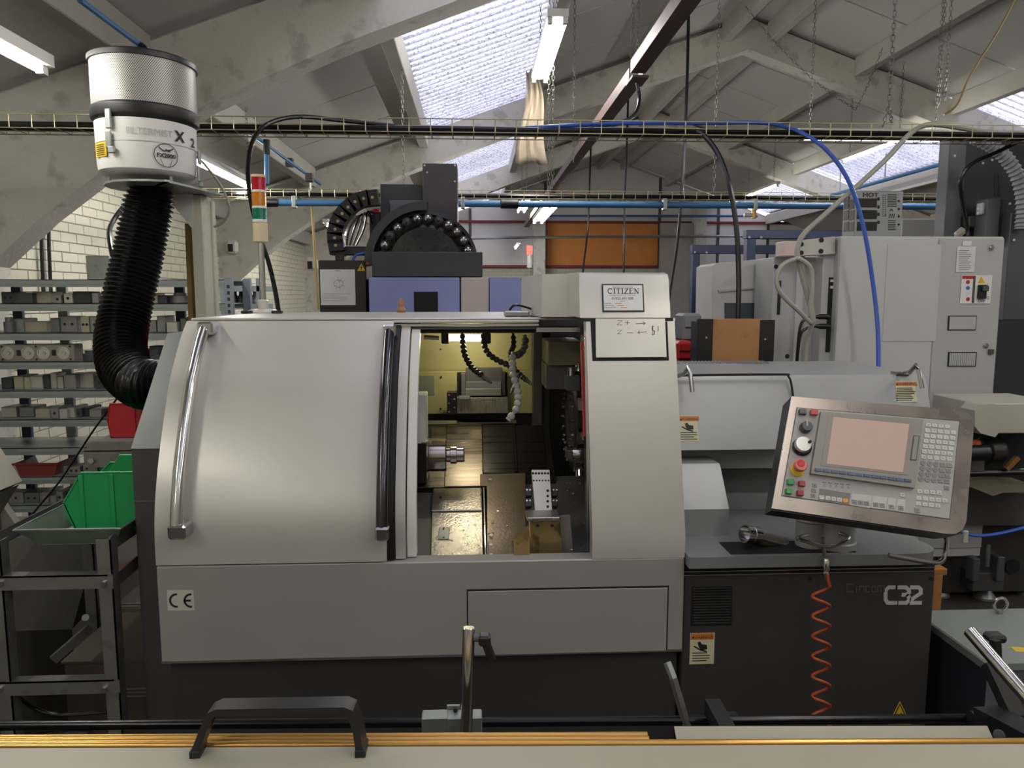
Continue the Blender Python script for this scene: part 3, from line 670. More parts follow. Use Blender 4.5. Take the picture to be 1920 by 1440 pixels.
# segmented coolant hoses
seg = {}
def coolant(path, r, m_, tip=True, tipm=None):
    P_ = spline([W(*p) for p in path], 8); c = MB().tube(P_, r*.55, 8).build('coolant_hose', m_, LA)
    key = (round(r, 4), m_.name)
    if key not in seg:
        o = MB().lathe([(r*.62, -r*.95), (r*1.0, -r*.55), (r*1.12, 0), (r*.98, r*.45), (r*.66, r*.8)], (0, 0, 0), n=12).build('segment', m_, None, loc=(0, 0, 0)); seg[key] = o.data; bpy.data.objects.remove(o)
    acc = 0; step = r*1.75
    for a, b in zip(P_, P_[1:]):
        L = (b-a).length; acc += L
        while acc >= step:
            acc -= step; p = b-(b-a).normalized()*acc
            o = bpy.data.objects.new('segment', seg[key]); C.objects.link(o); o.parent = c
            o.location = p-WL[c.name]; o.rotation_mode = 'QUATERNION'; o.rotation_quaternion = (b-a).to_track_quat('Z', 'Y')
    if tip:
        d = (P_[-1]-P_[-3]).normalized(); MB().lathe([(r*.8, 0), (r*1.1, r*.6), (r*1.1, r*1.3), (r*.85, r*1.5), (r*.95, r*2.2), (r*.6, r*2.2)] if tip == 'stub' else [(r*.95, 0), (r*.85, r), (r*.42, r*4), (r*.3, r*4)], P_[-1], d, 12).build('nozzle', tipm or m_, c)
M_hosek = mat('grey_black_segment', '34322f', .5); M_hosew = mat('white_segment', 'b9b9b2', .5, 0, .1, 20, spots='83827a', spot_amt=.4); M_hoseg = mat('grey_segment', '6b6b68', .5)
coolant([(867, 622, 2.74), (868, 645, 2.73), (872, 666, 2.71), (884, 688, 2.68), (897, 699, 2.65), (907, 707, 2.63)], .0105, M_hosek, True, M_hoseg)
coolant([(906, 622, 2.74), (907, 642, 2.73), (915, 662, 2.71), (934, 676, 2.69), (952, 684, 2.68), (960, 690, 2.67)], .0105, M_hosek, False)
coolant([(984, 628, 2.74), (985, 645, 2.73), (978, 660, 2.71), (966, 668, 2.66)], .0125, M_hoseg, False)
coolant([(962, 625, 2.8), (963, 648, 2.79), (957, 664, 2.76), (964, 690, 2.74), (978, 705, 2.72), (986, 712, 2.7)], .0095, M_hosek, True, M_hoseg)
coolant([(962, 660, 2.66), (961, 685, 2.64), (963, 705, 2.62), (969, 725, 2.60), (972, 745, 2.58), (969, 765, 2.57), (962, 776, 2.57)], .0125, M_hosew, 'stub')
coolant([(972, 700, 2.7), (968, 716, 2.69), (964, 725, 2.68)], .008, M_hoseg, True)
# telescopic way covers on the slope
zl, zh = W(880, 915, 2.62).z, W(880, 797, 2.92).z
WC = Fr((0, 2.62, zl), (1, 0, 0), (0, .30, zh-zl))
for i, (x0, x1, y0, m_) in enumerate(((790, 840, 796, M_oily), (838, 906, 799, M_oily), (904, 967, 801, M_oilyd), (965, 1030, 803, M_oilyd))):
    MB().fbox(WC, x0, y0, x1, 915 if i != 2 else 892, -.02, .004+.006*min(i, 2), .002).build('way_cover', m_, LA)
    MB().fbox(WC, x1-2.5, y0, x1-.5, 912 if i != 2 else 890, .004+.006*min(i, 2), .0065+.006*min(i, 2)).build('way_wiper', M_oilyd if i == 2 else M_black, LA)
MB().fbox(WC, 800, 793, 968, 798, 0, .012).build('way_edge', M_steel, LA)
# lower covers
zb2, zt2 = W(860, 1056, 2.13).z, W(860, 917, 2.56).z
LC = Fr((0, 2.13, zb2), (1, 0, 0), (0, .43, zt2-zb2))
MB().fpoly(LC, [(812, 918), (903, 916), (905, 1060), (808, 1060)], -.01, .0).build('splash_cover', M_splash, LA)
MB().fbox(LC, 813, 918, 903, 959, -.0, .006, .002).build('splash_cover_top', M_splash, LA)
pt_ = MB().fbox(LC, 823, 990, 842, 1012, 0, .004, .002).build('cover_plate', M_gal, LA)
for y in (992, 1010): MB().fdisc(LC, 832, y, .003, .004, .005, 8).build('screw', M_ink, LA)
MB().fdisc(LC, 826, 936, .005, .006, .008, 10).build('screw', M_ink, LA)
MB().fbox(LC, 905, 919, 913, 1060, -.0, .012, .002).build('seam_strip', M_chrome, LA)
MB().fpoly(LC, [(900, 893), (985, 891), (985, 1060), (914, 1060), (913, 915), (900, 915)], -.004, .009).build('stained_cover', M_brown, LA)
MB().fbox(LC, 915, 1021, 965, 1060, .009, .014, .002).build('stained_plate', M_brown, LA)
for px, py in ((921, 1011), (921, 1029), (921, 1048), (919, 906)): MB().fdisc(LC, px, py, .0055, .009, .016, 12).build('bolt', M_white, LA)
MB().fpoly(LC, [(963, 1060), (963, 1020), (993, 998), (993, 1060)], .005, .03).build('guard_plate', M_gold, LA)
GP = front(2.18)
gp = MB().fpoly(GP, [(994, 975), (1050, 975), (1056, 1062), (994, 1062)], -.06, 0).build('guard_box', M_gold, LA)
MB().fbox(GP, 988, 969, 1049, 975.5, -.07, .01, .002).build('guard_edge', M_splash, LA)
MB().fpoly(front(2.20), [(1050, 970), (1069, 968), (1077, 1062), (1055, 1062)], -.02, 0).build('guard_side', mat('taupe_plate', '8d8680', .4, .3), LA)
for px in (1008, 1035): MB().fdisc(GP, px, 985, .005, 0, .003, 10).build('screw', M_ink, LA)
# gang tool block with rows of screw holes
zq0 = W(1020, 972, 2.32).z
TB = Fr((0, 2.32, zq0), (1, 0, 0), (0, .09, .2))
blk = MB().fpoly(TB, [(997, 881), (1030, 881), (1036, 969), (1004, 969)], -.03, 0).build('tool_block', mat('bright_block', 'c2bfb8', .3, .6), LA)
hl = MB()
for k in range(6): hl.fdisc(TB, 999.5+k*5.6, 887.5, .0042, 0, .0008, 10); hl.fdisc(TB, 1000.5+k*5.6, 901, .003, 0, .0008, 8)
for y in (920, 930, 940, 950): hl.fdisc(TB, 1027, y, .0045, 0, .0008, 10)
hl.build('screw_holes', M_ink, blk)
for x0, x1 in ((984, 998), (1034, 1047)):
    for y in (913, 933): 
        q = MB().fbox(TB, x0, y, x1, y+17, -.05, -.005, .003).build('tool_clamp', M_dark, blk)
        for k in range(2): MB().fdisc(TB, x0+4+k*6, y+5, .0032, -.005, -.003, 8).build('screw', M_chrome, blk)
# spindle housing and chuck
ch('spindle_guard', 2.52, 770, 742, 799, 832, .12, M_white); ch('spindle_guard_step', 2.50, 770, 782, 790, 832, .02, M_white)
ch('spindle_housing', 2.5, 766, 832, 800, 906, .3, M_black)
sc_ = W(798, 853, 2.58); sx = lambda px: W(px, 853, 2.58).x
k_ = 2.58/1400
M_turn = mat('turned_steel', 'b7aca6', .17, 1.0, .06, 40, stretch=(30, .2, .2))
MB().lathe([(.036, sx(795)-sc_.x), (.060, sx(797)-sc_.x), (.060, sx(805)-sc_.x), (.058, sx(806)-sc_.x), (.058, sx(836)-sc_.x), (.055, sx(838)-sc_.x), (.028, sx(838)-sc_.x)], sc_, (1, 0, 0), 40).build('chuck', M_turn, LA)
MB().lathe([(.026, sx(837)-sc_.x), (.026, sx(844)-sc_.x), (.032, sx(845)-sc_.x), (.032, sx(856)-sc_.x), (.0265, sx(857)-sc_.x), (.0265, sx(869)-sc_.x), (.024, sx(871)-sc_.x), (.010, sx(871)-sc_.x), (.010, sx(860)-sc_.x)], sc_, (1, 0, 0), 36).build('collet', M_turn, LA)
MB().lathe([(.066, sx(790)-sc_.x), (.066, sx(798)-sc_.x)], sc_, (1, 0, 0), 36).build('spindle_flange', M_dark, LA)
# right side: dark column, upper casing and the tool turret
ch('chamber_post', 2.9, 1000, 618, 1016, 880, .1, mat('post_dark', '4c4b42', .45, .2)); ch('chamber_post', 2.92, 1016, 618, 1030, 880, .1, M_dark)
ch('turret_casing', 2.62, 1028, 640, 1092, 685, .25, mat('casing_olive', '7d7560', .4, .2, .25, 8)); ch('turret_casing_lower', 2.66, 1024, 684, 1075, 730, .2, M_cham)
tcx = W(1087, 790, 2.55); tr0 = .165
tu = MB().lathe([(.03, -.05), (tr0*.8, -.045), (tr0*.92, -.03), (tr0*.92, .05), (.03, .05)], (tcx.x+.02, 2.62, tcx.z), (1, 0, 0), 20).build('turret', M_dark, LA)
for k in range(20):
    a = math.radians(18*k+6); cy_, cz_ = math.cos(a), math.sin(a)
    o = Vector((tcx.x-.005, 2.62-cy_*tr0*.93, tcx.z+cz_*tr0*.93)); rd = Vector((0, -cy_, cz_))
    MB().bar(o, o+rd*.03, .045, .03, up=(1, 0, 0)).build('tool_holder', M_steel if k % 3 else M_black, tu)
    MB().cyl(o+rd*.03+Vector((.005, 0, 0)), o+rd*.055+Vector((.005, 0, 0)), .008, 10).build('tool_bit', M_chrome, tu)
    for e_ in (-.9, -.7): MB().cyl((tcx.x-.04, 2.62+cy_*tr0*e_, tcx.z-cz_*tr0*e_), (tcx.x-.032, 2.62+cy_*tr0*e_, tcx.z-cz_*tr0*e_), .006, 8).build('screw', M_chrome, tu)
ch('turret_block', 2.44, 1062, 706, 1088, 733, .06, mat('block_grey', '55585c', .35, .4)); MB().cyl(W(1071, 708, 2.47), W(1071, 688, 2.47), .0125, 16, .002).build('turret_pin', M_chrome, LA)
MB().lathe([(.0, 0), (.022, 0), (.026, .01), (.026, .05), (.034, .052), (.034, .1)], (W(1068, 852, 2.45).x, 2.45, W(1068, 852, 2.45).z), (1, 0, 0), 24).build('sub_spindle', M_turn, LA)
ch('sub_spindle_block', 2.42, 1063, 845, 1074, 862, .05, M_steel)
# swarf
sw_ = MB(); rnd = random.Random(3)
for k in range(240):
    p = LC.at(*LC.uv(rnd.uniform(1045, 1105), rnd.uniform(885, 1045)), .004) if k % 3 else LC.at(*LC.uv(rnd.uniform(820, 960), rnd.uniform(965, 1045)), .012)
    q = [p+Vector((rnd.uniform(-1, 1), rnd.uniform(-1, 1), rnd.uniform(-.2, 1)))*.004 for _ in range(4)]
    sw_.add(q, [(0, 1, 2), (0, 2, 3), (0, 3, 1), (1, 2, 3)])
sw_.build('swarf', M_chrome, LA, kind='stuff')
# slope under the opening on the right and left
MB().fpoly(LC, [(985, 890), (1120, 885), (1125, 1062), (985, 1062)], -.03, -.012).build('chip_slope', M_cham, LA)
MB().fpoly(LC, [(760, 918), (813, 918), (808, 1062), (755, 1062)], -.03, -.012).build('chip_slope', M_cham, LA)
# ================================================================== control pendant
def z48(x, y): return (1440+x/4.8, 720+y/4.8)
pTL, pTR, pBL = W(1484, 743, 2.02), W(1826, 772, 1.965), W(1447, 953, 1.885)
PF = Fr(pBL, pTR-pTL, pTL-pBL)
M_bez = mat('worn_stainless', 'a89d97', .3, .9, .14, 6, spots='6b5f59', spot_amt=.35, spot_scale=5, rvar=.3)
PE = thing('control_pendant', W(1560, 1030, 2.15), 'tilted grey control panel with a blank pinkish screen and many keys', 'control panel')
outl = [(1484, 743), (1795, 768), (1815, 775), (1824, 786), (1826, 800), (1812, 978), (1805, 993), (1792, 1001), (1775, 1001), (1447, 953)]
MB().fpoly(PF, outl, -.006, 0).build('bezel', M_bez, PE)
MB().fpoly(PF, [(1483, 745), (1800, 771), (1822, 784), (1828, 800), (1813, 985), (1800, 1001), (1776, 1003), (1448, 956)], -.07, -.006).build('housing', M_black, PE)
def pp(name, pts, h0, h1, m_, par=None): return MB().fpoly(PF, [z48(*p) for p in pts], h0, h1).build(name, m_, par or PE)
M_memb = mat('membrane_grey', 'a6a39d', .45, 0, .03); M_mon = mat('monitor_bezel_grey', '8a8a82', .45, 0, .03)
pp('membrane_edge', [(256, 210), (1726, 330), (1636, 1222), (118, 1010)], 0, .0006, M_dark2)
pp('membrane', [(264, 217), (1718, 337), (1629, 1212), (127, 1002)], .0004, .0012, M_memb)
mo = pp('monitor', [(462, 262), (1375, 330), (1300, 945), (370, 815)], .001, .014, M_mon)
pp('monitor_border', [(530, 288), (1297, 350), (1235, 832), (458, 745)], .0135, .0150, mat('border_grey', '8f8882', .35), mo)
pp('screen', [(570, 312), (1247, 376), (1190, 810), (509, 730)], .0148, .0158, mat('blank_screen_reflection_tint', 'cdb3a7', .16, 0, .03, 2, coat=.3), mo)  # pinkish base colour paints in an orange reflection on the switched-off screen
pp('card_slot', [(1285, 475), (1340, 482), (1310, 702), (1256, 695)], .0138, .0155, M_dark2, mo); pp('slot_cover', [(1292, 486), (1330, 488), (1303, 694), (1265, 690)], .0150, .0165, M_mon, mo)
M_skey = mat('soft_key_blue', '5a6180', .35)
for k in range(12):
    t0, t1 = (k+.08)/12, (k+.92)/12; a = (400+t0*870, 768+t0*105); b = (400+t1*870, 768+t1*105)
    pp('soft_key', [a, b, (b[0]-3, b[1]+24), (a[0]-3, a[1]+24)], .013, .018, M_skey, mo)
def btn(x, y, w_, h_, m_, hgt=.008, name='button', r=.15):
    a, b = PF.uv(*z48(x, y)); sx_ = w_/4.8*1.93/1400/2; sy_ = h_/4.8*1.93/1400/2
    return MB(PF.M).box(a-sx_, a+sx_, b-sy_, b+sy_, .001, hgt, min(sx_, sy_)*r).build(name, m_, PE)
M_bg = mat('green_button', '2b8a45', .35); M_br = mat('dark_red_button', '8d2733', .35); M_bk = mat('charcoal_button', '43484a', .35)
btn(303, 260, 66, 52, M_bk, .014); btn(403, 266, 66, 52, mat('crimson_button', 'b04450', .35), .014)
for x, y, m_ in ((193, 888, M_bg), (178, 972, M_bg), (295, 904, M_br), (280, 988, M_br)): btn(x, y, 54, 52, m_, .014)
def rnd_(x, y, prof, m_, name='knob', n=24, par=None):
    a, b = PF.uv(*z48(x, y)); return MB().lathe(prof, PF.at(a, b, 0), PF.n, n).build(name, m_, par or PE)
s1 = 1.93/1400/4.8
k1 = rnd_(330, 398, [(56*s1, .001), (56*s1, .006), (50*s1, .022), (46*s1, .024), (0, .024)], M_bk, 'dial'); a, b = PF.uv(*z48(325, 375)); MB(PF.M).box(a-.001, a+.001, b-.008, b+.008, .024, .0248).build('pointer', M_white, k1)
wh = rnd_(300, 570, [(88*s1, .001), (88*s1, .008), (74*s1, .012), (0, .012)], M_dchrome, 'handwheel', 32)
rnd_(292, 560, [(72*s1, .012), (72*s1, .024), (68*s1, .026), (0, .026)], mat('silver_disc', 'd9d8d4', .25, .5), 'disc', 32, wh); rnd_(342, 545, [(14*s1, .026), (14*s1, .034), (10*s1, .036), (0, .036)], M_ink, 'crank_knob', 14, wh)
es = rnd_(260, 775, [(64*s1, .001), (64*s1, .006), (50*s1, .008), (0, .008)], M_yellow, 'stop_base', 28); rnd_(258, 755, [(40*s1, .008), (40*s1, .02), (60*s1, .024), (60*s1, .032), (52*s1, .036), (0, .036)], mat('pink_red_button', 'd0716a', .4), 'emergency_stop', 28, es)
rnd_(256, 742, [(34*s1, .036), (32*s1, .038), (0, .038)], mat('stop_red', 'bb2a2a', .4), 'stop_centre', 24, es)
tk = MB(PF.M)
for k in range(22):
    t = math.radians(-55+k*14); a, b = PF.uv(*z48(330, 398)); r0, r1 = 66*s1, 76*s1; tk.stroke([(a+r0*math.cos(t), b+r0*math.sin(t)), (a+r1*math.cos(t), b+r1*math.sin(t))], .0007, .0017)
tk.build('dial_marks', M_ink, PE)
M_kw = mat('key_white', 'c9c7bf', .45); M_kg = mat('key_grey', '85837e', .45); M_ko = mat('key_orange', 'dca24a', .45)
pp('key_group', [(462, 942), (742, 985), (726, 1082), (448, 1045)], .001, .0017, mat('group_grey', '74726d', .45))
for q in ([(754, 985), (932, 1005), (916, 1118), (740, 1090)], [(942, 1008), (1071, 1022), (1056, 1132), (928, 1117)], [(1083, 1024), (1152, 1032), (1138, 1140), (1068, 1132)], [(1166, 1036), (1236, 1042), (1222, 1152), (1152, 1143)]): pp('key_group', q, .001, .0017, mat('group_pale', 'bcbab4', .45))
keys = []
for i, (x, y) in enumerate(((480, 1022), (536, 1029), (589, 1036), (641, 1044), (694, 1051))): keys.append((x, y, 44, 38, M_ko if i == 4 else M_kw))
for x, y in ((775, 1062), (830, 1069), (884, 1076), (968, 1088), (1024, 1094), (1108, 1108), (1192, 1117)): keys.append((x, y, 48, 40, M_kg))
for x, y in ((416, 914), (410, 960), (403, 1007)): keys.append((x, y, 42, 34, M_kg))
keys.append((1206, 1000, 44, 38, M_kw)); keys.append((1340, 1138, 46, 40, M_br if False else M_kg))
for c in range(4): keys.append((1437+c*58, 371+c*5, 48, 34, M_kw))
for r_ in range(6):
    for c in range(5): keys.append((1432+c*58-r_*7.4, 420+c*5+r_*47.5, 47, 40, M_kw))
for r_ in range(4):
    for c in (3, 4): keys.append((1394+c*58-r_*6.5, 713+c*5.5+r_*48, 48, 42, M_kg))
keys.append((1604, 937, 48, 40, M_kg))
for c in range(4): keys.append((1362+c*58, 968+c*4.5, 46, 40, M_kw))
for c in range(5): keys.append((1355+c*58, 1028+c*6, 46, 38, M_kw))
for c in range(4): keys.append((1350+c*58, 1079+c*6, 46, 38, M_kw))
lg = MB(PF.M); rk = random.Random(5)
for x, y, w_, h_, m_ in keys:
    btn(x, y, w_, h_, m_, .0032, 'key', .1)
    a, b = PF.uv(*z48(x, y)); q = s1*9
    lg.stroke([(a+rk.uniform(-q, q), b+rk.uniform(-q, q)) for _ in range(4)], .0008, .0036)
for r_ in range(4):
    for c in range(3):
        x, y = 1394+c*58-r_*6.5, 713+c*5.5+r_*48
        rnd_(x, y, [(26*s1, .001), (26*s1, .003), (0, .003)], M_kg, 'key', 14); a, b = PF.uv(*z48(x, y)); lg.stroke([(a-.002, b), (a+.002, b)], .0012, .0034)
for k in range(5):
    a, b = PF.uv(*z48(505+k*54, 910+k*5)); lg.stroke([(a-.003, b-.003), (a+.003, b-.003), (a, b+.003)], .0006, .0018, True); lg.box(a-.005, a+.005, b+.006, b+.0072, .0012, .0016)
lg.build('key_legends', M_ink, PE)
# pendant support: swivel post, knuckle, grab bars
ps = WZ(1520, 1035, zd); pb = WZ(1582, 1036, zd)
MB().lathe([(.062, 0), (.062, .018), (.058, .022), (.058, .09), (.03, .10)], (pb.x, pb.y+.06, zd), n=28).build('swivel_post', M_pgrey, LA)
pv = W(1521, 985, 2.12)
MB().lathe([(.044, 0), (.044, .075), (.05, .08), (.05, .09), (.044, .1), (.044, .16)], (pv.x, 2.12, zd), n=24).build('swivel_post', M_pgrey, LA)
MB().bar((pv.x, 2.10, pv.z+.05), PF.at(.12, .12, -.05), .07, .06).build('swivel_arm', M_dark2, PE)
MB().tube(spline([W(1515, 1003, 2.06), W(1497, 1008, 2.03), W(1504, 1013, 2.01), W(1555, 1025, 2.0), W(1592, 1008, 2.02), W(1560, 996, 2.08)], 5), .0055, 10).build('grab_bar', M_chrome, PE)
MB().tube(spline([W(1758, 1004, 1.91), W(1773, 1006, 1.90), W(1773, 1030, 1.88), W(1766, 1052, 1.87), W(1740, 1054, 1.87), W(1666, 1041, 1.88)], 5), .0065, 10).build('grab_bar', M_chrome, PE)
MB().fbox(front(1.93), 1806, 995, 1814, 1018, -.004, .004, .002).build('cable_tag', M_hosew, PE)
# ------------------------------------------------------------------ things lying on the lathe deck
# basket strainer
f0, f1 = W(1396, 1003, 2.10), W(1505, 1024, 2.17)
ax_ = (f1-f0).normalized()
fl_ = thing('strainer', (f0.x+.05, 2.12, zd), 'perforated steel strainer with a polished collar lying on the deck', 'strainer')
M_perf = mat('perforated_mesh', '8b8879', .4, .7, .5, 260, rvar=0)
MB().lathe([(0, .03), (.0235, .03), (.0235, 0), (.027, 0), (.027, .022), (.0262, .023), (.027, .024), (.027, .048), (.0225, .05)], f0+Vector((0, 0, .004)), ax_, 30).build('collar', M_chrome, fl_)
MB().lathe([(.019, .04), (.019, .155), (.012, .16), (0, .16)], f0+Vector((0, 0, -.001)), ax_, 24).build('mesh_sleeve', M_perf, fl_)
MB().tube([f0+ax_*.06+Vector((0, -.02, .002)), f0+ax_*.17+Vector((0, -.02, -.002))], .004, 8).build('seam_rod', M_steel, fl_)
# blow gun and coiled hose
bg_ = thing('air_hose', W(1548, 1060, 2.02), 'orange coiled air hose hanging from the deck edge on its metal coupling', 'hose')
MB().cyl(W(1542, 1008, 2.015), W(1546, 1042, 2.015), .0055, 10).build('nozzle', M_steel, bg_); MB().lathe([(.006, 0), (.009, .005), (.009, .012), (.006, .016), (.01, .02), (.01, .05), (.007, .055)], W(1548, 1082, 2.012), (0, -.0, 1), 12).build('coupling', M_chrome, bg_)
M_or = mat('orange_hose', 'b8532a', .35, 0, .15, 10)
pts = [W(1552, 1076, 2.0), W(1553, 1090, 2.0)]
n = 0; cxp = 1539.5; yy = 1100; hp = []
for k in range(0, 9*20):
    t = k/20.0; a = 2*math.pi*t; hp.append(W(cxp+16.5*math.cos(a), 1099+37.4*t+(0), 2.0+.022*math.sin(a)) + Vector((0, 0, 0)))
hp = hp[:int(20*9)]
MB().tube(spline(pts, 3)+hp, .0042, 8).build('coil', M_or, bg_)
# ================================================================== cable trays, pipes, cables, chains
def cable(name, label, cat, path, r, m_, k=6, n=8, group=None):
    P_ = [W(*p) for p in path]
    if name == 'thin_cable': P_ = [Vector((P_[0].x, P_[0].y, zt(P_[0].x)+.05))]+P_
    return tag(MB().tube(spline(P_, k), r, n).build(name, m_), label, cat, group)
def tray(d, z, x0, x1, label, w_=.15, h_=.06, r=.0025):
    t = thing('cable_tray', ((x0+x1)/2, d, z), label, 'cable tray', 'wire cable trays')
    m_ = MB()
    for yy, zz in ((0, 0), (w_/2, 0), (w_, 0), (0, h_), (w_, h_)): m_.tube([(x0, d+yy, z+zz), (x1, d+yy, z+zz)], r, 6)
    m_.build('long_wires', M_wire, t, kind='stuff')
    m_ = MB(); x = x0
    while x < x1:
        m_.tube([(x, d, z+h_), (x, d, z), (x, d+w_, z), (x, d+w_, z+h_)], r, 4); x += .1
    m_.build('cross_wires', M_wire, t, kind='stuff'); return t
z_t1 = W(960, 249, 3.6).z; z_t2 = W(960, 372, 6.1).z
tray(3.6, z_t1, -3.0, 6.0, 'wire cable tray crossing the picture at the top in front')
tray(6.1, z_t2, -2.2, 6.0, 'wire cable tray farther back above the blue air pipe')
def incable(d, z, x0, x1, r, m_, label, yo, zo=.0, k=24, amp=.006, cat='cable', seed=1):
    rr = random.Random(seed); pts = [(x0+(x1-x0)*i/k, d+yo+rr.uniform(-amp, amp), z+r+.004+zo+rr.uniform(0, amp*.6)) for i in range(k+1)]
    return tag(MB().tube(spline(pts, 3), r, 8).build('cable', m_), label, cat, 'cables in the trays')
incable(3.6, z_t1, -3.0, 6.0, .014, M_rubber, 'thick black cable lying in the front tray, nearest the viewer', .03, seed=1)
incable(3.6, z_t1, -3.0, 6.0, .012, M_rubber, 'black cable in the middle of the front tray', .07, seed=2)
incable(3.6, z_t1, -3.0, 6.0, .010, M_rubber, 'thin black cable at the back of the front tray', .11, seed=3)
incable(6.1, z_t2, -2.2, 6.0, .018, M_rubber, 'thick black cable lying in the far tray', .05, seed=4)
incable(6.1, z_t2, -2.2, 6.0, .014, M_rubber, 'black cable at the back of the far tray', .10, seed=5)
# blue air pipe and its couplings
pz = W(960, 382, 6.0).z
bp = thing('air_pipe', (0.5, 6.0, pz), 'straight blue compressed air pipe below the far cable tray', 'pipe')
px_a = W(510, 380, 6.0); px_b = W(1765, 388, 6.0)
MB().cyl((px_a.x, 6.0, px_a.z), (px_b.x, 6.0, px_a.z-.0), .025, 14).build('pipe', M_blue, bp)
MB().cyl((px_a.x-.05, 6.0, px_a.z), (px_a.x+.05, 6.0, px_a.z), .033, 14).build('end_cap', M_black, bp)
for px in (955, 1620): q = W(px, 382, 6.0).x; MB().cyl((q-.07, 6.0, px_a.z), (q+.07, 6.0, px_a.z), .035, 14, .005).build('coupling', M_black, bp)
for px in (552, 868, 1246, 1415):
    q = W(px, 382, 6.0).x; MB().box(q-.015, q+.015, 5.97, 6.03, px_a.z-.04, px_a.z+.05, .003).build('clamp', M_gal, bp); MB().cyl((q, 6.0, px_a.z+.05), (q, 6.1, z_t2), .006, 8).build('hanger', M_gal, bp)
tp_ = W(1413, 415, 6.0); MB().cyl((tp_.x, 6.0, px_a.z-.1), (tp_.x, 6.0, px_a.z-.03), .02, 12).build('valve', M_brass, bp); MB().box(tp_.x-.08, tp_.x+.0, 5.985, 6.015, px_a.z-.09, px_a.z-.06, .003).build('valve_handle', M_gal, bp)
cable('air_pipe', 'thin blue air pipe clipped along the left purlin', 'pipe', [(150, 0, 3.3), (262, 84, 3.75)], .013, M_blue)
cable('air_pipe', 'short black hose elbow rising behind the mist filter', 'pipe', [(262, 84, 3.75), (270, 92, 3.72), (270, 118, 3.7)], .016, M_rubber)
q2 = thing('air_pipe', W(560, 300, 6.3), 'blue air pipe running along the concrete purlin behind the stack light', 'pipe')
MB().tube([W(470, 250, 5.3), W(600, 345, 7.2)], .013, 8).build('pipe', M_blue, q2); MB().tube([W(500, 268, 5.55), W(500, 345, 5.55)], .018, 10).build('drop_pipe', M_blue, q2)
MB().tube([W(500, 262, 5.55), W(500, 290, 5.55)], .024, 10).build('tee', M_black, q2)
for px, py in ((543, 304), (580, 332)): MB().box(W(px, py, 6.4).x-.03, W(px, py, 6.4).x+.03, 6.37, 6.43, W(px, py, 6.4).z-.04, W(px, py, 6.4).z+.03, .004).build('pipe_clip', M_black, q2)
MB().cyl(W(582, 335, 6.9), W(582, 357, 6.9), .012, 8).build('tap', M_chrome, q2)
# loose cables
tag(MB().cyl((6.6, 9.6, 3.48), (6.6, 13.8, 3.48), .03, 10).build('air_pipe', M_blue), 'blue air pipe along the lower edge of the right rooflight', 'pipe')
for y, l in ((10.2, 'near'), (12.0, 'middle'), (13.5, 'far')): tag(MB().cyl((6.6, y, 3.5), (6.6, y, zt(6.6)+.1), .012, 8).build('pipe_hanger', M_gal), '%s rod hanger of the blue pipe under the right rooflight' % l, 'hanger', 'rod hangers')
cable('blue_hose', 'bright blue air hose looping down in front of the white electrical cabinet', 'hose', [(985, 240, 3.66), (1150, 232, 3.66), (1300, 231, 3.66), (1420, 230, 3.65), (1480, 240, 3.63), (1530, 265, 3.55), (1570, 305, 3.5), (1600, 360, 3.46), (1622, 440, 3.44), (1638, 540, 3.42), (1646, 620, 3.38), (1647, 700, 3.3)], .0095, M_bluehose)
cable('power_cable', 'thick black cable curving from the tray down behind the wooden box', 'cable', [(1302, 246, 3.64), (1322, 256, 3.6), (1348, 292, 3.55), (1368, 350, 3.5), (1381, 430, 3.48), (1385, 520, 3.46), (1384, 600, 3.45), (1384, 690, 3.45)], .0125, M_rubber)
cable('signal_cable', 'black cable arching from the stack light up to the front tray', 'cable', [(523, 588, 3.15), (515, 540, 3.2), (503, 490, 3.25), (486, 440, 3.3), (471, 380, 3.35), (465, 320, 3.4), (474, 265, 3.45), (503, 232, 3.52), (560, 219, 3.6), (640, 226, 3.66), (740, 236, 3.7)], .010, M_rubber)
cable('thin_cable', 'thin black cord hanging right of the orange panel', 'cable', [(1291, 15, 7.4), (1289, 130, 7.4), (1284, 260, 7.4), (1277, 380, 7.4), (1268, 470, 7.4), (1257, 540, 7.4), (1250, 600, 7.4)], .015, M_rubber)
cable('thin_cable', 'thin black cord hanging over the middle of the orange panel', 'cable', [(1178, 175, 10.3), (1175, 280, 10.3), (1171, 400, 10.3), (1169, 540, 10.3)], .014, M_rubber)
cable('thin_cable', 'thin black cord with a hook hanging over the left of the orange panel', 'cable', [(1108, 268, 13.6), (1106, 330, 13.6), (1102, 430, 13.6), (1094, 500, 13.6), (1091, 540, 13.6)], .017, M_rubber)
cable('grey_conduit', 'pale grey flexible conduit sweeping from the tray to the white machine', 'conduit', [(1925, 250, 3.68), (1850, 248, 3.67), (1790, 238, 3.66), (1740, 234, 3.65), (1705, 252, 3.6), (1660, 300, 3.55), (1600, 355, 3.5), (1540, 408, 3.48), (1508, 438, 3.47), (1496, 462, 3.47), (1497, 490, 3.47), (1516, 560, 3.47), (1524, 600, 3.47), (1512, 640, 3.5), (1508, 690, 3.5)], .0125, mat('conduit_grey', 'a39f94', .5))
cable('grey_conduit', 'looped pale grey conduit hanging from the white machine', 'conduit', [(1497, 484, 3.455), (1468, 497, 3.45), (1456, 525, 3.45), (1466, 552, 3.45), (1500, 585, 3.45), (1522, 605, 3.45), (1520, 580, 3.445), (1523, 530, 3.44), (1518, 500, 3.44), (1497, 484, 3.44)], .0115, mat('conduit_grey', 'a39f94'))
cable('black_cable', 'black cable arching from the top right down to the white cabinet roof', 'cable', [(1925, 258, 3.75), (1870, 285, 3.75), (1825, 305, 3.75), (1802, 335, 3.76), (1805, 380, 3.78), (1813, 425, 3.8), (1815, 442, 3.8)], .0105, M_rubber)
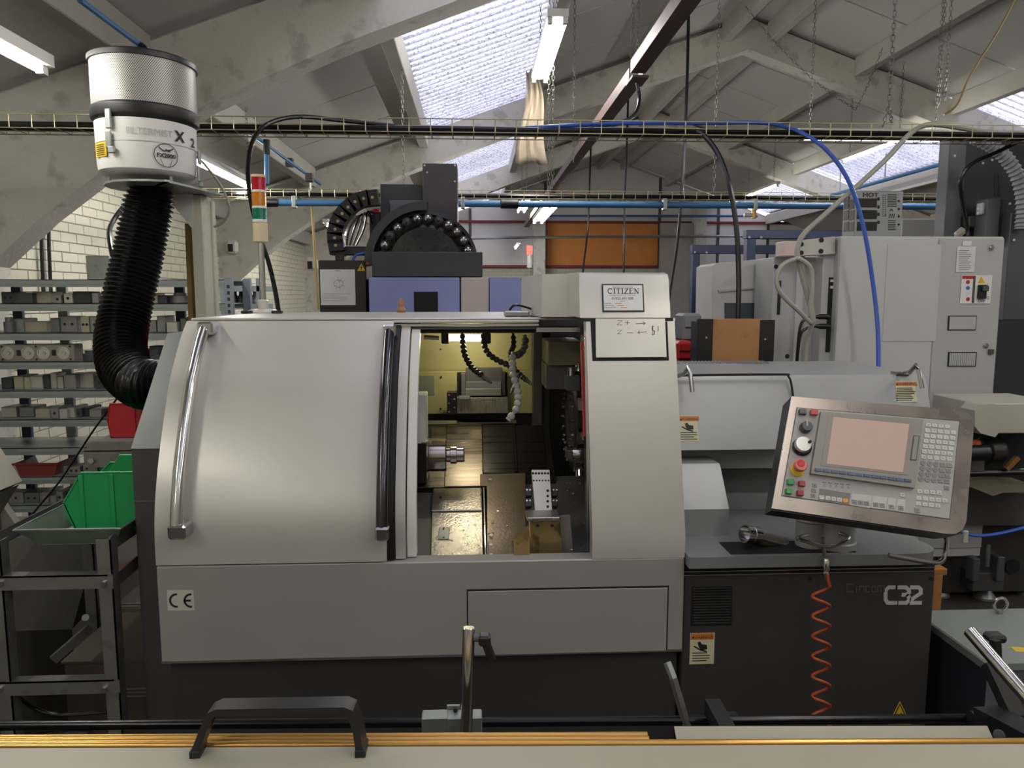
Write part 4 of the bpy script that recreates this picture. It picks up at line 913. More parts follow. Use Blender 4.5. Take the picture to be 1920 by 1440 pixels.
cable('grey_cable', 'thin grey cable bowing right of the mist filter bracket', 'cable', [(358, 285, 3.25), (385, 310, 3.3), (415, 350, 3.35), (430, 390, 3.38), (420, 415, 3.4), (402, 425, 3.42)], .0055, mat('conduit_grey', 'a39f94'))
cable('orange_flex', 'thin tan flex with a plug hanging at the top right', 'cable', [(1902, 0, 5.4), (1870, 60, 5.4), (1820, 140, 5.4), (1795, 195, 5.4), (1770, 215, 5.4)], .008, mat('tan_flex', 'a58a55', .5))
cable('black_cable', 'thin black cable running diagonally across the steel shelving', 'cable', [(225, 740, 3.3), (180, 800, 3.3), (150, 845, 3.3), (110, 905, 3.3), (60, 965, 3.3), (40, 1000, 3.3)], .0042, M_rubber)
# chains
M_chain = mat('zinc_chain', '75736b', .4, .7, .1, 20)
def chain(label, a, b, ll=.034, sag=0.0, wr=.0022):
    a, b = Vector(a), Vector(b); L = (b-a).length; n = max(4, int(L/(ll*.8))); m_ = MB()
    P_ = [a+(b-a)*(i/n)+Vector((0, 0, -4*sag*(i/n)*(1-i/n))) for i in range(n+1)]
    for i in range(n):
        p = (P_[i]+P_[i+1])/2; t = (P_[i+1]-P_[i]).normalized(); s_ = t.cross(Vector((.3, 1, .1))).normalized(); s_ = s_ if i % 2 else t.cross(s_)
        h = ll*.52; q = ll*.22; m_.tube([p+t*h, p+t*h*.6+s_*q, p-t*h*.6+s_*q, p-t*h, p-t*h*.6-s_*q, p+t*h*.6-s_*q], wr, 4, closed=True)
    return tag(m_.build('chain', M_chain), label, 'chain', 'steel hanging chains')
def roofz(x): return zt(x)+.06
def hang(px, py, d, label, ll=.034, y2=None):
    p = W(px, py, d); return chain(label, p, (p.x, d, roofz(p.x)), ll)
c1_ = W(1667, 200, 3.65); chain('steel chain hanging at the right above the front tray, near leg', W(1655, 238, 3.6), c1_); chain('steel chain hanging at the right above the front tray, far leg', W(1672, 232, 3.75), c1_)
chain('long steel chain dropping from the roof to the right of the front tray', c1_, (c1_.x, c1_.y, roofz(c1_.x)))
p = W(1338, 360, 6.1); chain('long thin chain dropping from the roof to the far tray, left of the white machine', p, (p.x, 6.1, roofz(p.x)), .045)
p = W(1760, 200, 5.4); chain('left one of two chains beside the tan flex', p, (p.x, 5.4, roofz(p.x)), .04); p = W(1772, 190, 5.4); chain('right one of two chains beside the tan flex', p, (p.x, 5.4, roofz(p.x)), .04)
p = W(757, 345, 6.15); chain('chain dropping to the far tray above the drum machine', p, (p.x, 6.15, roofz(p.x)), .045)
p = W(1036, 355, 6.15); chain('chain left of the red steel channel, front one of the pair', p, (p.x, 6.15, roofz(p.x)), .045); p = W(1028, 358, 6.25); chain('chain left of the red steel channel, rear one of the pair', p, (p.x, 6.25, roofz(p.x)), .045)
p = W(1075, 305, 6.6); chain('chain hanging from the purlin to the red steel channel', p, (p.x, 6.6, roofz(p.x)), .045)
for px, l in ((1184, 'left'), (1195, 'right')): p = W(px, 118, 4.7+.0); chain('%s chain holding up the near end of the red steel channel' % l, p, (p.x, p.y, roofz(p.x)-.02), .036)
for y, d, l in ((150, 6.1, 'far'), (45, 5.25, 'near')): p = W(1041 if l == 'near' else 1030, y, d); chain('%s chain holding the twin batten by the big rooflight' % l, (.56, 6.5 if l == 'far' else 5.25, 3.51), (.56, 6.5 if l == 'far' else 5.25, roofz(.56)), .04)
for y, l in ((1.95, 'near'), (3.05, 'far')): chain('%s chain holding the left batten light' % l, (-1.88, y, 2.63), (-1.88, y, roofz(-1.88)), .034)
for y, l in ((5.3, 'near'), (6.5, 'far')): chain('%s chain holding the batten behind the stack light' % l, (-1.88, y, 2.6), (-1.88, y, roofz(-1.88)), .04)
for y, l in ((9.9, 'near'), (11.0, 'far')): chain('%s chain holding the small bright batten behind the drum machine' % l, (-1.88, y, 2.6), (-1.88, y, roofz(-1.88)), .05)
for y, l in ((8.5, 'near'), (10.0, 'far')): chain('%s chain holding the right twin batten of the far pair' % l, (.86, y, 2.69), (.86, y, roofz(.86)), .05)
for y, l in ((11.6, 'near'), (12.8, 'far')): chain('%s chain holding the left twin batten of the far pair' % l, (.80, y, 3.13), (.80, y, roofz(.80)), .05)
for y, l in ((9.0, 'near'), (10.2, 'far')): chain('%s chain holding the slanting right batten' % l, (5.1, y, 3.55), (5.1, y, roofz(5.1)), .05)
for y, l in ((12.8, 'near'), (14.0, 'far')): chain('%s chain holding the distant right batten' % l, (5.1, y, 3.55), (5.1, y, roofz(5.1)), .06)
chain('slack chain slanting down from the ridge to the front tray', W(1398, 12, 8.1), W(1605, 205, 8.1), .05, .1)
chain('slack chain slanting up from the front tray to the right rafter', W(1605, 205, 8.1), W(1655, 90, 8.1), .05, .03)
for x, l in ((bx0.x+.1, 'left'), (bx1.x-.1, 'right')): chain('%s chain holding the long batten above the right tray' % l, (x, 6.0, bx0.z+.055), (x, 6.0, roofz(x)), .04)
# red-brown steel channel running to the back
ch0, ch1 = W(1285, -30, 3.0), W(975, 462, 12.0)
x_, z_ = W(1195, 125, 4.7).x, W(1195, 125, 4.7).z
cb = thing('steel_channel', (x_, 8, z_-.05), 'red-brown steel channel running along the roof to the back', 'channel')
def chn(y0, y1, dz=0):
    m_ = MB(); m_.box(x_-.04, x_+.04, y0, y1, z_-.045+dz, z_-.039+dz); m_.box(x_-.046, x_-.04, y0, y1, z_-.045+dz, z_+.03+dz); m_.box(x_+.04, x_+.046, y0, y1, z_-.045+dz, z_+.03+dz); return m_
M_chn = mat('red_oxide_channel', '5c4441', .5, .2, .1, 6)
chn(2.2, 4.68).build('channel_length', M_chn, cb); chn(4.72, 8.9, -.03).build('channel_length', M_chn, cb); chn(8.92, 14.5, -.03).build('channel_length', M_chn, cb)
MB().box(x_-.05, x_+.05, 4.6, 4.8, z_-.09, z_-.076).build('splice_plate', M_chn, cb)
cable('black_cable', 'black flex looping under the red steel channel', 'cable', [(1193, 150, 4.72), (1199, 185, 4.72), (1190, 215, 4.6), (1160, 230, 4.3), (1110, 234, 3.72)], .011, M_rubber)
# rag hanging from the purlin by the big rooflight
rg = MB(); A = W(998, 150, 6.7)
for i in range(9):
    for j in range(13):
        u_, v_ = i/8, j/12; wd = (.05+.09*v_); rg.v.append((A.x+(u_-.5)*wd*2+.02*math.sin(6*v_), 6.7+.03*math.sin(u_*15+v_*3), A.z+.08-.78*v_-.02*math.sin(u_*9)))
rg.f = [(i*13+j, i*13+j+1, (i+1)*13+j+1, (i+1)*13+j) for i in range(8) for j in range(12)]
ro = tag(rg.build('rag', mat('dirty_rag', '9d917f', .9, 0, .3, 8)), 'dirty torn white rag hanging by the rooflight above the front tray', 'rag'); so = ro.modifiers.new('thick', 'SOLIDIFY'); so.thickness = .004
# ================================================================== mist filter, bracket and hose
d3 = 3.2
fb_ = W(279, 337, d3); ft = W(269, 124, d3); fx = (ft-fb_).normalized(); FH = (ft-fb_).length
MF = thing('mist_filter', fb_, 'white drum-shaped oil mist filter with a mesh drum on top', 'air filter')
hz = lambda y: (337-y)/(337-124)*FH
M_mesh = bpy.data.materials.new('expanded_mesh_wrap'); M_mesh.use_nodes = True; nt = M_mesh.node_tree; b = nt.nodes['Principled BSDF']
tcn = nt.nodes.new('ShaderNodeTexCoord'); sp_ = nt.nodes.new('ShaderNodeSeparateXYZ'); nt.links.new(tcn.outputs['UV'], sp_.inputs[0])
def mth(op, a, b_=None):
    n_ = nt.nodes.new('ShaderNodeMath'); n_.operation = op
    for i, v in enumerate((a, b_)):
        if v is None: continue
        if isinstance(v, (int, float)): n_.inputs[i].default_value = v
        else: nt.links.new(v, n_.inputs[i])
    return n_.outputs[0]
u1 = mth('ADD', sp_.outputs[0], sp_.outputs[1]); u2 = mth('SUBTRACT', sp_.outputs[0], sp_.outputs[1])
g1 = mth('ABSOLUTE', mth('SUBTRACT', mth('FRACT', u1), .5)); g2 = mth('ABSOLUTE', mth('SUBTRACT', mth('FRACT', u2), .5))
mk_ = mth('GREATER_THAN', mth('MAXIMUM', g1, g2), .34)
mxm = nt.nodes.new('ShaderNodeMix'); mxm.data_type = 'RGBA'; nt.links.new(mk_, mxm.inputs['Factor']); mxm.inputs['A'].default_value = lin('4a4a45')+(1,); mxm.inputs['B'].default_value = lin('b9b8b0')+(1,)
nt.links.new(mxm.outputs['Result'], b.inputs['Base Color']); b.inputs['Roughness'].default_value = .4; b.inputs['Metallic'].default_value = .3
R1 = .198
ms_ = MB().lathe([(R1-.004, hz(211)), (R1-.004, hz(128))], fb_, fx, 64, xd=(1, 0, 0)); mo_ = ms_.build('mesh_drum', M_mesh, MF)
uvl = mo_.data.uv_layers.new(name='uv')
for poly_ in mo_.data.polygons:
    if len(poly_.vertices) != 4: continue
    for li in poly_.loop_indices:
        vi = mo_.data.loops[li].vertex_index; k = vi % 64
        kk = k if not (k == 0 and any((mo_.data.loops[l].vertex_index % 64) == 63 for l in poly_.loop_indices)) else 64
        uvl.data[li].uv = (kk/64*150, (0 if vi < 64 else 1)*16)
MB().lathe([(0, hz(128)), (R1+.004, hz(128)), (R1+.004, hz(119)), (R1-.01, hz(115)), (0, hz(114))], fb_, fx, 64).build('lid', M_black, MF)
MB().lathe([(R1-.012, hz(236)), (R1+.0, hz(232)), (R1+.003, hz(228)), (R1+.003, hz(212)), (R1-.006, hz(208))], fb_, fx, 64).build('clamp_band', M_black, MF)
R2 = .184
MB().lathe([(0, .0), (R2-.05, 0), (R2-.02, .006), (R2-.004, .02), (R2, .045), (R2+.004, hz(238)), (R2-.01, hz(236))], fb_, fx, 64).build('housing', M_white, MF)
MB().lathe([(R2+.0005, hz(281)), (R2+.003, hz(280)), (R2+.003, hz(279)), (R2+.0005, hz(278))], fb_, fx, 64).build('seam_band', M_gal, MF)
fout = CAM-fb_; fout = (fout-fx*fout.dot(fx)).normalized(); fside = fx.cross(fout); fside = fside if fside.x > 0 else -fside
def wrap(mb, R): # flat (s,h) in metres on the drum front -> drum surface
    o = MB()
    R_ = R+.0045; o.v = [tuple(fb_+fx*p[1]+(fside*math.sin(p[0]/R)+fout*math.cos(p[0]/R))*(R_+p[2])) for p in mb.v]; o.f = mb.f; return o
def sarc(px, y): # arc length on drum for a pixel column
    c = 277-(337-y)/213*10; v = max(-.97, min(.97, (px-c)/(R2/d3*1400*.985))); return math.asin(v)*R2
t_ = MB(); t_.text('FILTERMIST', sarc(243, 262), hz(268), .036, .002, sx=.92); wrap(t_, R2).build('brand_lettering', mat('grey_outline_ink', 'b2b2ac', .5), MF)
t_ = MB(); t_.text('X', sarc(316, 262), hz(272), .055, .0022, bold=.002); t_.text('2', sarc(340, 262), hz(276), .05, .0022, bold=.001, sx=1.2); wrap(t_, R2).build('model_lettering', M_ink, MF)
t_ = MB(); cx2, cy2 = sarc(303, 302), hz(302); t_.stroke([(cx2+.044*math.cos(a), cy2+.044*math.sin(a)) for a in [2*math.pi*k/28 for k in range(28)]], .0028, .002, True)
t_.text('FX2000', cx2, cy2-.008, .021, .0022, 'CENTER', 1.05, .0008)
for s_ in (-1, 1): t_.stroke([(cx2+s_*.022, cy2-.014), (cx2+s_*.012, cy2-.04)], .002, .002); t_.stroke([(cx2+s_*.028, cy2+.03), (cx2+s_*.01, cy2+.016), (cx2-s_*.012+.01, cy2+.024)], .004, .002)
wrap(t_, R2).build('round_emblem', M_ink, MF)
t_ = MB(); t_.box(sarc(199.5, 295), sarc(216, 295), hz(307), hz(281), .001, .003); yl = wrap(t_, R2).build('yellow_label', M_yellow, MF)
t_ = MB()
for k in range(6): t_.box(sarc(201, 295), sarc(213, 295), hz(285+k*3.6), hz(286.2+k*3.6), .0031, .0035)
wrap(t_, R2).build('print', M_ink, yl)
for px, y0, y1 in ((222, 225, 268), (355, 278, 312)):
    s0 = sarc(px, 262); t_ = MB(); t_.box(s0-.012, s0+.012, hz(y1-8), hz(y0), .004, .016, .003); t_.box(s0-.02, s0+.006, hz(y1+26), hz(y1-4), .004, .012, .003); t_.box(s0-.006, s0+.02, hz(y1+36), hz(y1+24), .004, .018, .003); wrap(t_, R2).build('latch', M_gal, MF)
# bracket on a cream post
zp = W(300, 352, d3).z
BR = thing('filter_post', (W(375, 500, 3.45).x, 3.45, 0), 'cream steel post with a flat bracket plate carrying the mist filter', 'post')
px0_, px1_ = W(203, 345, 3.2).x, W(422, 362, 3.4).x
pl_ = [(px1_, 3.42), (px1_-.1, 3.0)]+[(fb_.x+.05+.21*math.cos(t), 3.2+.21*math.sin(t)) for t in [math.radians(-60-k*20) for k in range(13)]]+[(fb_.x+.1, 3.45)]
MB().prism(pl_, 'z', zp-.004, zp+.004).build('bracket_plate', M_gal, BR)
MB().prism([(W(308, 345, 3.36).x, zp-.005), (W(362, 358, 3.36).x, zp-.005), (W(362, 430, 3.36).x, W(362, 430, 3.36).z)], 'y', 3.355, 3.36).build('gusset', M_white, BR)
M_post = mat('cream_post_paint', 'c9c4b3', .5, 0, .08, 5, spots='9c968a', spot_amt=.3)
MB().box(W(362, 500, 3.36).x, W(384, 500, 3.36).x, 3.36, 3.48, 0, zp-.005, .004).build('post', M_post, BR)
MB().box(W(377, 500, 3.46).x, W(403, 500, 3.46).x, 3.46, 3.5, 0, W(390, 376, 3.46).z, .004).build('post_plate', M_post, BR)
for y in (395, 485, 560): MB().box(W(377, y, 3.45).x, W(393, y, 3.45).x, 3.43, 3.46, W(385, y, 3.45).z, W(385, y-14, 3.45).z, .003).build('hinge', M_post, BR)
tag(MB().bar(W(354, 420, 3.42), W(362, 640, 3.42), .02, .04, up=(0, 1, 0)).build('timber_batten', mat('old_timber', '7d6435', .7, 0, .2, 5, stretch=(6, 6, .6))), 'thin brown timber batten against the cream filter post', 'batten')
for dx, dy_ in ((-.12, -.08), (.12, -.08), (0, .14)): MB().cyl((fb_.x+dx, 3.2+dy_, zp+.004), (fb_.x+dx, 3.2+dy_, fb_.z+.02), .007, 8).build('stand_off', M_gal, BR)
# corrugated hose
hp_ = spline([(fb_.x+.01, 3.2, zp-.0), W(275, 400, 3.19), W(263, 460, 3.17), W(247, 530, 3.13), W(232, 600, 3.08), W(226, 650, 3.02), W(234, 690, 2.96), W(257, 714, 2.90), W(283, 722, 2.86), Vector((EX-.0, 2.84, W(290, 724, 2.84).z))], 40)
L_a = [0]
for a, b in zip(hp_, hp_[1:]): L_a.append(L_a[-1]+(b-a).length)
N_s = int(L_a[-1]/.0195*8); P_r = []; rad_ = []; j = 0
for i in range(N_s+1):
    s_ = L_a[-1]*i/N_s
    while j < len(L_a)-2 and L_a[j+1] < s_: j += 1
    t = (s_-L_a[j])/max(1e-9, L_a[j+1]-L_a[j]); P_r.append(hp_[j].lerp(hp_[j+1], t)); rad_.append((.0905 if i > N_s*.05 else .085)+.0075*math.cos(2*math.pi*i/8))
FHs = thing('flexible_hose', (EX-.1, 2.9, 1.15), 'fat black ribbed hose from the mist filter down to the lathe', 'hose')
MB().tube(P_r, .09, 28, rad=rad_).build('ribbed_hose', M_rubber, FHs)
kc = int(N_s*.955); dcl = (P_r[kc+3]-P_r[kc-3]).normalized()
MB().lathe([(.0975, -.011), (.0985, -.011), (.0985, .011), (.0975, .011)], P_r[kc], dcl, 32).build('hose_clamp', M_chrome, FHs)
MB().box(P_r[kc].x-.01, P_r[kc].x+.014, P_r[kc].y-.05, P_r[kc].y-.02, P_r[kc].z-.108, P_r[kc].z-.088, .003).build('clamp_screw', M_chrome, FHs)
# ================================================================== steel shelving on the left and what stands on it
DS, DDEP = 4.3, .34
sx0, sx1 = XL+.06, W(424, 600, DS).x
tops = [523, 568, 623, 677, 731, 785, 838, 892, 945]
M_shelf = mat('galvanised_shelf', '96a09c', .4, .6, .08, 5); M_up = mat('blue_grey_upright', '3c4656', .5, .3); M_upl = mat('pale_blue_upright', '8f9aa3', .45, .4)
SH = thing('steel_shelving', ((sx0+sx1)/2, DS+.17, 0), 'long galvanised steel shelving along the brick wall, loaded with metal blocks', 'shelving')
szs = []
for y in tops:
    z = W(150, y+1, DS).z; szs.append(z); s_ = MB()
    s_.box(sx0, sx1, DS, DS+DDEP, z-.004, z); s_.box(sx0, sx1, DS, DS+.004, z-.042, z); s_.box(sx0, sx1, DS-.004, DS+.0, z-.026, z-.018); s_.box(sx0, sx1, DS+DDEP-.004, DS+DDEP, z-.03, z); s_.build('shelf', M_shelf, SH)
for k in range(2):
    z = szs[-1]-.165*(k+1); MB().box(sx0, sx1, DS, DS+DDEP, z-.04, z).build('shelf', M_shelf, SH); szs.append(z)
for x, m_ in ((sx0+.02, M_up), (W(33, 600, DS+DDEP).x, M_up), (W(118, 600, DS+DDEP).x, M_gal), (W(338, 600, DS+DDEP).x, M_up)):
    MB().box(x-.028, x+.028, DS+DDEP, DS+DDEP+.03, 0, W(100, 530, DS).z, .003).build('upright', m_, SH)
for yy in (DS-.01, DS+DDEP-.02):
    u_ = MB().box(sx1, sx1+.045, yy, yy+.03, 0, W(420, 521, DS).z, .002).build('upright', M_upl, SH)
    if yy < DS:
        hl_ = MB()
        for k in range(40): hl_.box(sx1+.015, sx1+.03, yy-.0008, yy, .3+k*.035, .32+k*.035)
        hl_.build('slots', M_dark, u_)
shelf_names = ['top', 'second', 'third', 'fourth', 'fifth', 'sixth', 'seventh', 'eighth', 'ninth']
M_blk = [mat('steel_block_a', '8a8b88', .4, .55, .12, 8), mat('steel_block_b', '6a6c6c', .45, .5, .12, 8), mat('steel_block_c', 'b6b5ab', .4, .5, .1, 8), mat('steel_block_d', '3f4346', .5, .3, .1, 8), mat('steel_block_e', 'a09a88', .5, .2, .1, 8)]
def ordw(n): return ['first', 'second', 'third', 'fourth', 'fifth', 'sixth', 'seventh', 'eighth', 'ninth', 'tenth', 'eleventh', 'twelfth', 'thirteenth', 'fourteenth', 'fifteenth', 'sixteenth', 'seventeenth', 'eighteenth', 'nineteenth', 'twentieth'][n]
rb = random.Random(11)
def block(px0, px1, h_, si, m_, n, yo=.05, dep=.12, extra='', holes=0, c=.003, cyl=False):
    a, b = W(px0, tops[si], DS+yo).x, W(px1, tops[si], DS+yo).x; z = szs[si]; hm = h_*DS/1400
    tone = {M_blk[0].name: 'mid-grey', M_blk[1].name: 'dull grey', M_blk[2].name: 'pale', M_blk[3].name: 'dark', M_blk[4].name: 'buff'}[m_.name]
    lab = '%s %s, %s from the left on the %s steel shelf' % (tone, 'round steel piece' if cyl else ('drilled steel block' if holes else 'steel block'), ordw(n), shelf_names[si])
    m2 = MB()
    if cyl: m2.lathe([(0, 0), ((b-a)/2-.003, 0), ((b-a)/2, .004), ((b-a)/2, hm*.7), ((b-a)/2*.7, hm*.72), ((b-a)/2*.7, hm), (0, hm)], ((a+b)/2, DS+yo+(b-a)/2, z), n=20)
    else: m2.box(a, b, DS+yo, DS+yo+dep, z, z+hm, c)
    if holes and not cyl:
        t = thing('steel_block', ((a+b)/2, DS+yo+dep/2, z), lab, 'metal block', 'metal pieces on the steel shelving'); m2.build('body', m_, t)
        h2 = MB()
        for k in range(holes): h2.cyl((a+(b-a)*(k+.7)/(holes+.4), DS+yo-.001, z+hm*.5), (a+(b-a)*(k+.7)/(holes+.4), DS+yo, z+hm*.5), min(.008, hm*.2), 10)
        h2.build('bored_holes', M_ink, t)
    else:
        tag(m2.build('steel_block', m_), lab, 'metal block', 'metal pieces on the steel shelving')
hts = [(0, 0), (20, 16), (28, 18), (0, 0), (26, 18), (21, 14), (4, 3), (20, 15), (24, 16)]
for si in range(9):
    if si in (0, 6): continue
    px = {3: 150}.get(si, 3); n = 0
    if si == 7: px = 115
    while px < 352 and n < 20:
        wd = rb.choice((12, 16, 20, 26, 34, 44) if si in (1, 2) else (12, 15, 18, 22, 28))
        hm = rb.uniform(15, 22) if si == 1 else (rb.uniform(18, 30) if si in (2, 4, 3) else rb.uniform(15, 22))
        block(px, min(px+wd, 360), hm, si, rb.choices(M_blk, (3, 2, 2.4, 2, 1.2))[0], n, rb.uniform(.02, .1), rb.uniform(.08, .16), holes=rb.choice((0, 0, 0, 1, 2)), cyl=rb.random() < .08)
        px += wd+rb.choice((.8, 1, 1.5, 2, 6)); n += 1
# a few on the top shelf
def topi(name, px0, px1, h_, m_, label, cat, si=0, yo=.08, dep=.1):
    a, b = W(px0, tops[si], DS+yo).x, W(px1, tops[si], DS+yo).x; return tag(MB().box(a, b, DS+yo, DS+yo+dep, szs[si], szs[si]+h_*DS/1400, .003).build(name, m_), label, cat)
pb_ = topi('steel_plate', 163, 207, 44, M_gal, 'tall mottled steel plate standing on the top shelf behind the ribbed hose', 'metal plate')
# bored manifold bar on the fourth shelf
mz = szs[3]; ma, mb_ = W(-6, 660, DS+.02).x, W(139, 660, DS+.02).x
MN = thing('bored_bar', ((ma+mb_)/2, DS+.08, mz), 'long machined bar with four round pockets on the fourth shelf', 'metal bar')
MB().box(ma, mb_, DS+.02, DS+.12, mz, mz+31*DS/1400, .003).build('body', mat('machined_alu', '8d8a80', .35, .6, .1, 8), MN)
for px in (15, 53, 82, 119):
    q = W(px, 662, DS+.02); MB().lathe([(.036, 0), (.036, .003), (.03, .003), (.028, -.004), (.014, -.004), (.012, .004), (.006, .004), (0, .002)], (q.x, DS+.0195, mz+.048), (0, -1, 0), 24).build('pocket', M_chrome, MN)
for px in (35, 101): q = W(px, 662, DS+.02).x; MB().box(q-.011, q+.011, DS+.0185, DS+.02, mz+.033, mz+.065).build('slot', M_ink, MN)
for px in (4, 68, 132):
    for zz in (.012, .084): q = W(px, 662, DS+.02).x; MB().cyl((q, DS+.018, mz+zz), (q, DS+.02, mz+zz), .006, 10).build('bolt_hole', M_ink, MN)
# red tray on the eighth shelf
ra, rb_ = W(27, 880, DS+.02).x, W(108, 880, DS+.02).x
tag(MB().prism([(ra, szs[7]+.075), (ra+.03, szs[7]), (rb_-.02, szs[7]), (rb_, szs[7]+.075)], 'y', DS+.02, DS+.024).prism([(ra, szs[7]+.075), (ra+.03, szs[7]), (rb_-.02, szs[7]), (rb_, szs[7]+.075), (rb_-.005, szs[7]+.075), (rb_-.024, szs[7]+.005), (ra+.034, szs[7]+.005), (ra+.005, szs[7]+.075)], 'y', DS+.024, DS+.22).box(ra-.008, rb_+.008, DS+.012, DS+.02, szs[7]+.066, szs[7]+.076).build('red_tray', mat('dark_red_plastic', '6e2420', .5)), 'shallow dark red tray on the eighth shelf', 'tray')
# second rack behind, right of the cream post
R2K = thing('steel_rack', (W(450, 560, 7).x, 7.1, 0), 'pale blue-grey slotted rack seen right of the cream filter post', 'shelving')
for px in (420, 464, 487):
    q = W(px, 560, 7.0).x; MB().box(q-.03, q+.03, 7.0, 7.05, 0, W(px, 522, 7.0).z, .003).build('upright', M_upl, R2K)
for y in (536, 570): a, b = W(420, y, 7.0), W(490, y, 7.0); MB().box(a.x, b.x, 7.0, 7.4, a.z-.05, a.z).build('shelf', M_upl, R2K)
zr_ = W(440, 570, 7.0).z
for k, (px, m_) in enumerate(((438, M_black), (449, M_dark), (475, M_alu))): 
    q = W(px, 565, 7.1).x; tag(MB().lathe([(.0, 0), (.026, 0), (.026, .07), (.016, .09), (.016, .12), (0, .12)], (q, 7.15, zr_), n=14).build('tool_holder', m_), ['black tool holder at the left on the pale blue-grey rack', 'dark tool holder in the middle of the pale blue-grey rack', 'bright tool holder at the right on the pale blue-grey rack'][k], 'tool holder', 'tool holders on the far rack')
# grey round convex mirror / switch plates on the second frame
for px, py, l in ((437, 463, 'left of'), (585, 495, 'right of')):
    q = W(px, py, 9.27); s_ = thing('wall_switch', q, 'small white socket box on the concrete frame %s the stack light' % l, 'socket'); MB().box(q.x-.07, q.x+.07, 9.2, 9.29, q.z-.08, q.z+.08, .03).build('box', M_white, s_); MB().box(q.x-.04, q.x+.02, 9.19, 9.2, q.z-.06, q.z+.03, .01).build('rocker', M_ink, s_)
for px, l in ((78, 'left'), (92, 'right')): a, b = W(px, 420, DS+.6), W(px, 560, DS+.6); tag(MB().tube([WX(px-1, 405, XL+.03), WX(px, 470, XL+.03), WX(px+4, 560, XL+.03)], .013, 8).build('conduit', M_rubber), '%s of two black conduits running down the brick wall' % l, 'conduit', 'black conduits')
cable('conduit', 'bundle of black pipes at the eave behind the ribbed hose', 'conduit', [(213, 490, 4.9), (205, 440, 5.0), (212, 415, 5.1), (235, 385, 5.2), (260, 375, 5.3)], .016, M_rubber)
# ================================================================== trolleys, bins and tanks at the left
def angle_leg(mb, x, y, z0, z1, w_=.042): mb.box(x, x+w_, y, y+.004, z0, z1); mb.box(x+w_-.004, x+w_, y, y+w_, z0, z1)
TR = thing('angle_trolley', (-1.22, 2.4, 0), 'bolted aluminium angle trolley left of the lathe carrying an oily tray', 'trolley')
dl = 2.2; lx1 = W(185, 1100, dl).x; lx0 = W(-22, 1100, dl).x
ZK = W(250, 1241, 2.36).z+.008
for x, y in ((lx1, dl), (lx0, dl), (lx1+.02, 2.72), (lx0, 2.72)):
    m_ = MB(); angle_leg(m_, x, y, ZK if (y > 2.5 and x > -1.25) else 0, W(190, 1012, dl).z); m_.build('leg', M_alu, TR)
for yp, nm in ((1080, 'rail'), (1278, 'rail'), (1395, 'rail')):
    z1 = W(100, yp, dl-.005).z; m_ = MB(); m_.box(lx0-.05, lx1+.045, dl-.005, dl-.001, z1-.042, z1); m_.box(lx0-.05, lx1+.03, dl-.005, dl+.035, z1-.004, z1); m_.build(nm, M_alu, TR)
    for px in (2, 196): q = W(px, yp+14, dl-.005); MB().cyl((q.x, dl-.014, q.z), (q.x, dl-.005, q.z), .009, 6).build('bolt', M_chrome, TR)
zrl = W(215, 1018, dl).z
for x in (lx1+.04, lx0-.004): MB().bar((x, dl, zrl-.005), (x, 2.75, zrl-.005), .004, .045).build('side_rail', M_alu, TR)
MB().bar((lx1+.04, dl+.02, W(200, 1095, dl).z), (lx1+.04, 2.75, W(200, 1095, dl).z+.02), .004, .04).build('side_rail', M_alu, TR)
M_tray = mat('oily_steel_tray', '7f8c78', .35, .6, .25, 5, spots='4d5a3a', spot_amt=.5, spot_scale=8)
zt_ = W(120, 993, 2.22).z; tx0, tx1 = W(25, 993, 2.22).x, W(226, 991, 2.22).x
ty0, ty1, tzb = 2.22, 2.66, zt_-.055
tr = thing('oily_tray', ((tx0+tx1)/2, 2.4, tzb), 'shallow oily steel tray with sloping sides on the angle trolley', 'tray')
m_ = MB()
o4 = [(tx0, ty0), (tx1, ty0), (tx1, ty1), (tx0, ty1)]; i4 = [(tx0+.05, ty0+.035), (tx1-.03, ty0+.035), (tx1-.03, ty1-.03), (tx0+.05, ty1-.03)]
for i in range(4):
    j = (i+1) % 4; m_.slab((*o4[j], zt_), (*o4[i], zt_), (*i4[i], tzb), (*i4[j], tzb), .002)
m_.box(i4[0][0], i4[1][0], i4[0][1], i4[2][1], tzb-.002, tzb); m_.build('pan', M_tray, tr)
MB().tube([(*p, zt_) for p in o4], .0035, 6, closed=True).build('rim', M_gal, tr)
# green stacking bins on the tray
def bin_(name, x0, x1, y0, y1, z, h_, m_, label, slope=True):
    t = thing(name, ((x0+x1)/2, (y0+y1)/2, z), label, 'bin', 'plastic stacking bins'); th = .003; fx_ = .06 if slope else .015
    side = [(x0+fx_*.6, z), (x1, z), (x1, z+h_), (x0+fx_, z+h_), (x0, z+h_*.5), (x0+.005, z+h_*.3)]
    for y in (y0, y1-th): MB().prism(side, 'y', y, y+th).build('side', m_, t)
    b_ = MB(); b_.box(x0+fx_*.6, x1, y0, y1, z, z+th); b_.box(x1-th, x1, y0, y1, z, z+h_); b_.slab((x0, y0, z+h_*.5), (x0, y1, z+h_*.5), (x0+fx_*.6, y1, z), (x0+fx_*.6, y0, z), th); b_.build('base', m_, t)
    for f in (.22, .62, .95):
        xx = x0+(x1-x0)*f; MB().box(xx, xx+.014, y0-.004, y0, z+.004, z+h_-.006, .001).build('rib', m_, t)
    MB().tube([(x0, y0, z+h_*.5), (x0+fx_, y0, z+h_), (x1, y0, z+h_)], .0035, 6).build('rim', m_, t); MB().tube([(x0, y1, z+h_*.5), (x0+fx_, y1, z+h_), (x1, y1, z+h_)], .0035, 6).build('rim', m_, t); return t
zb_ = tzb+.002
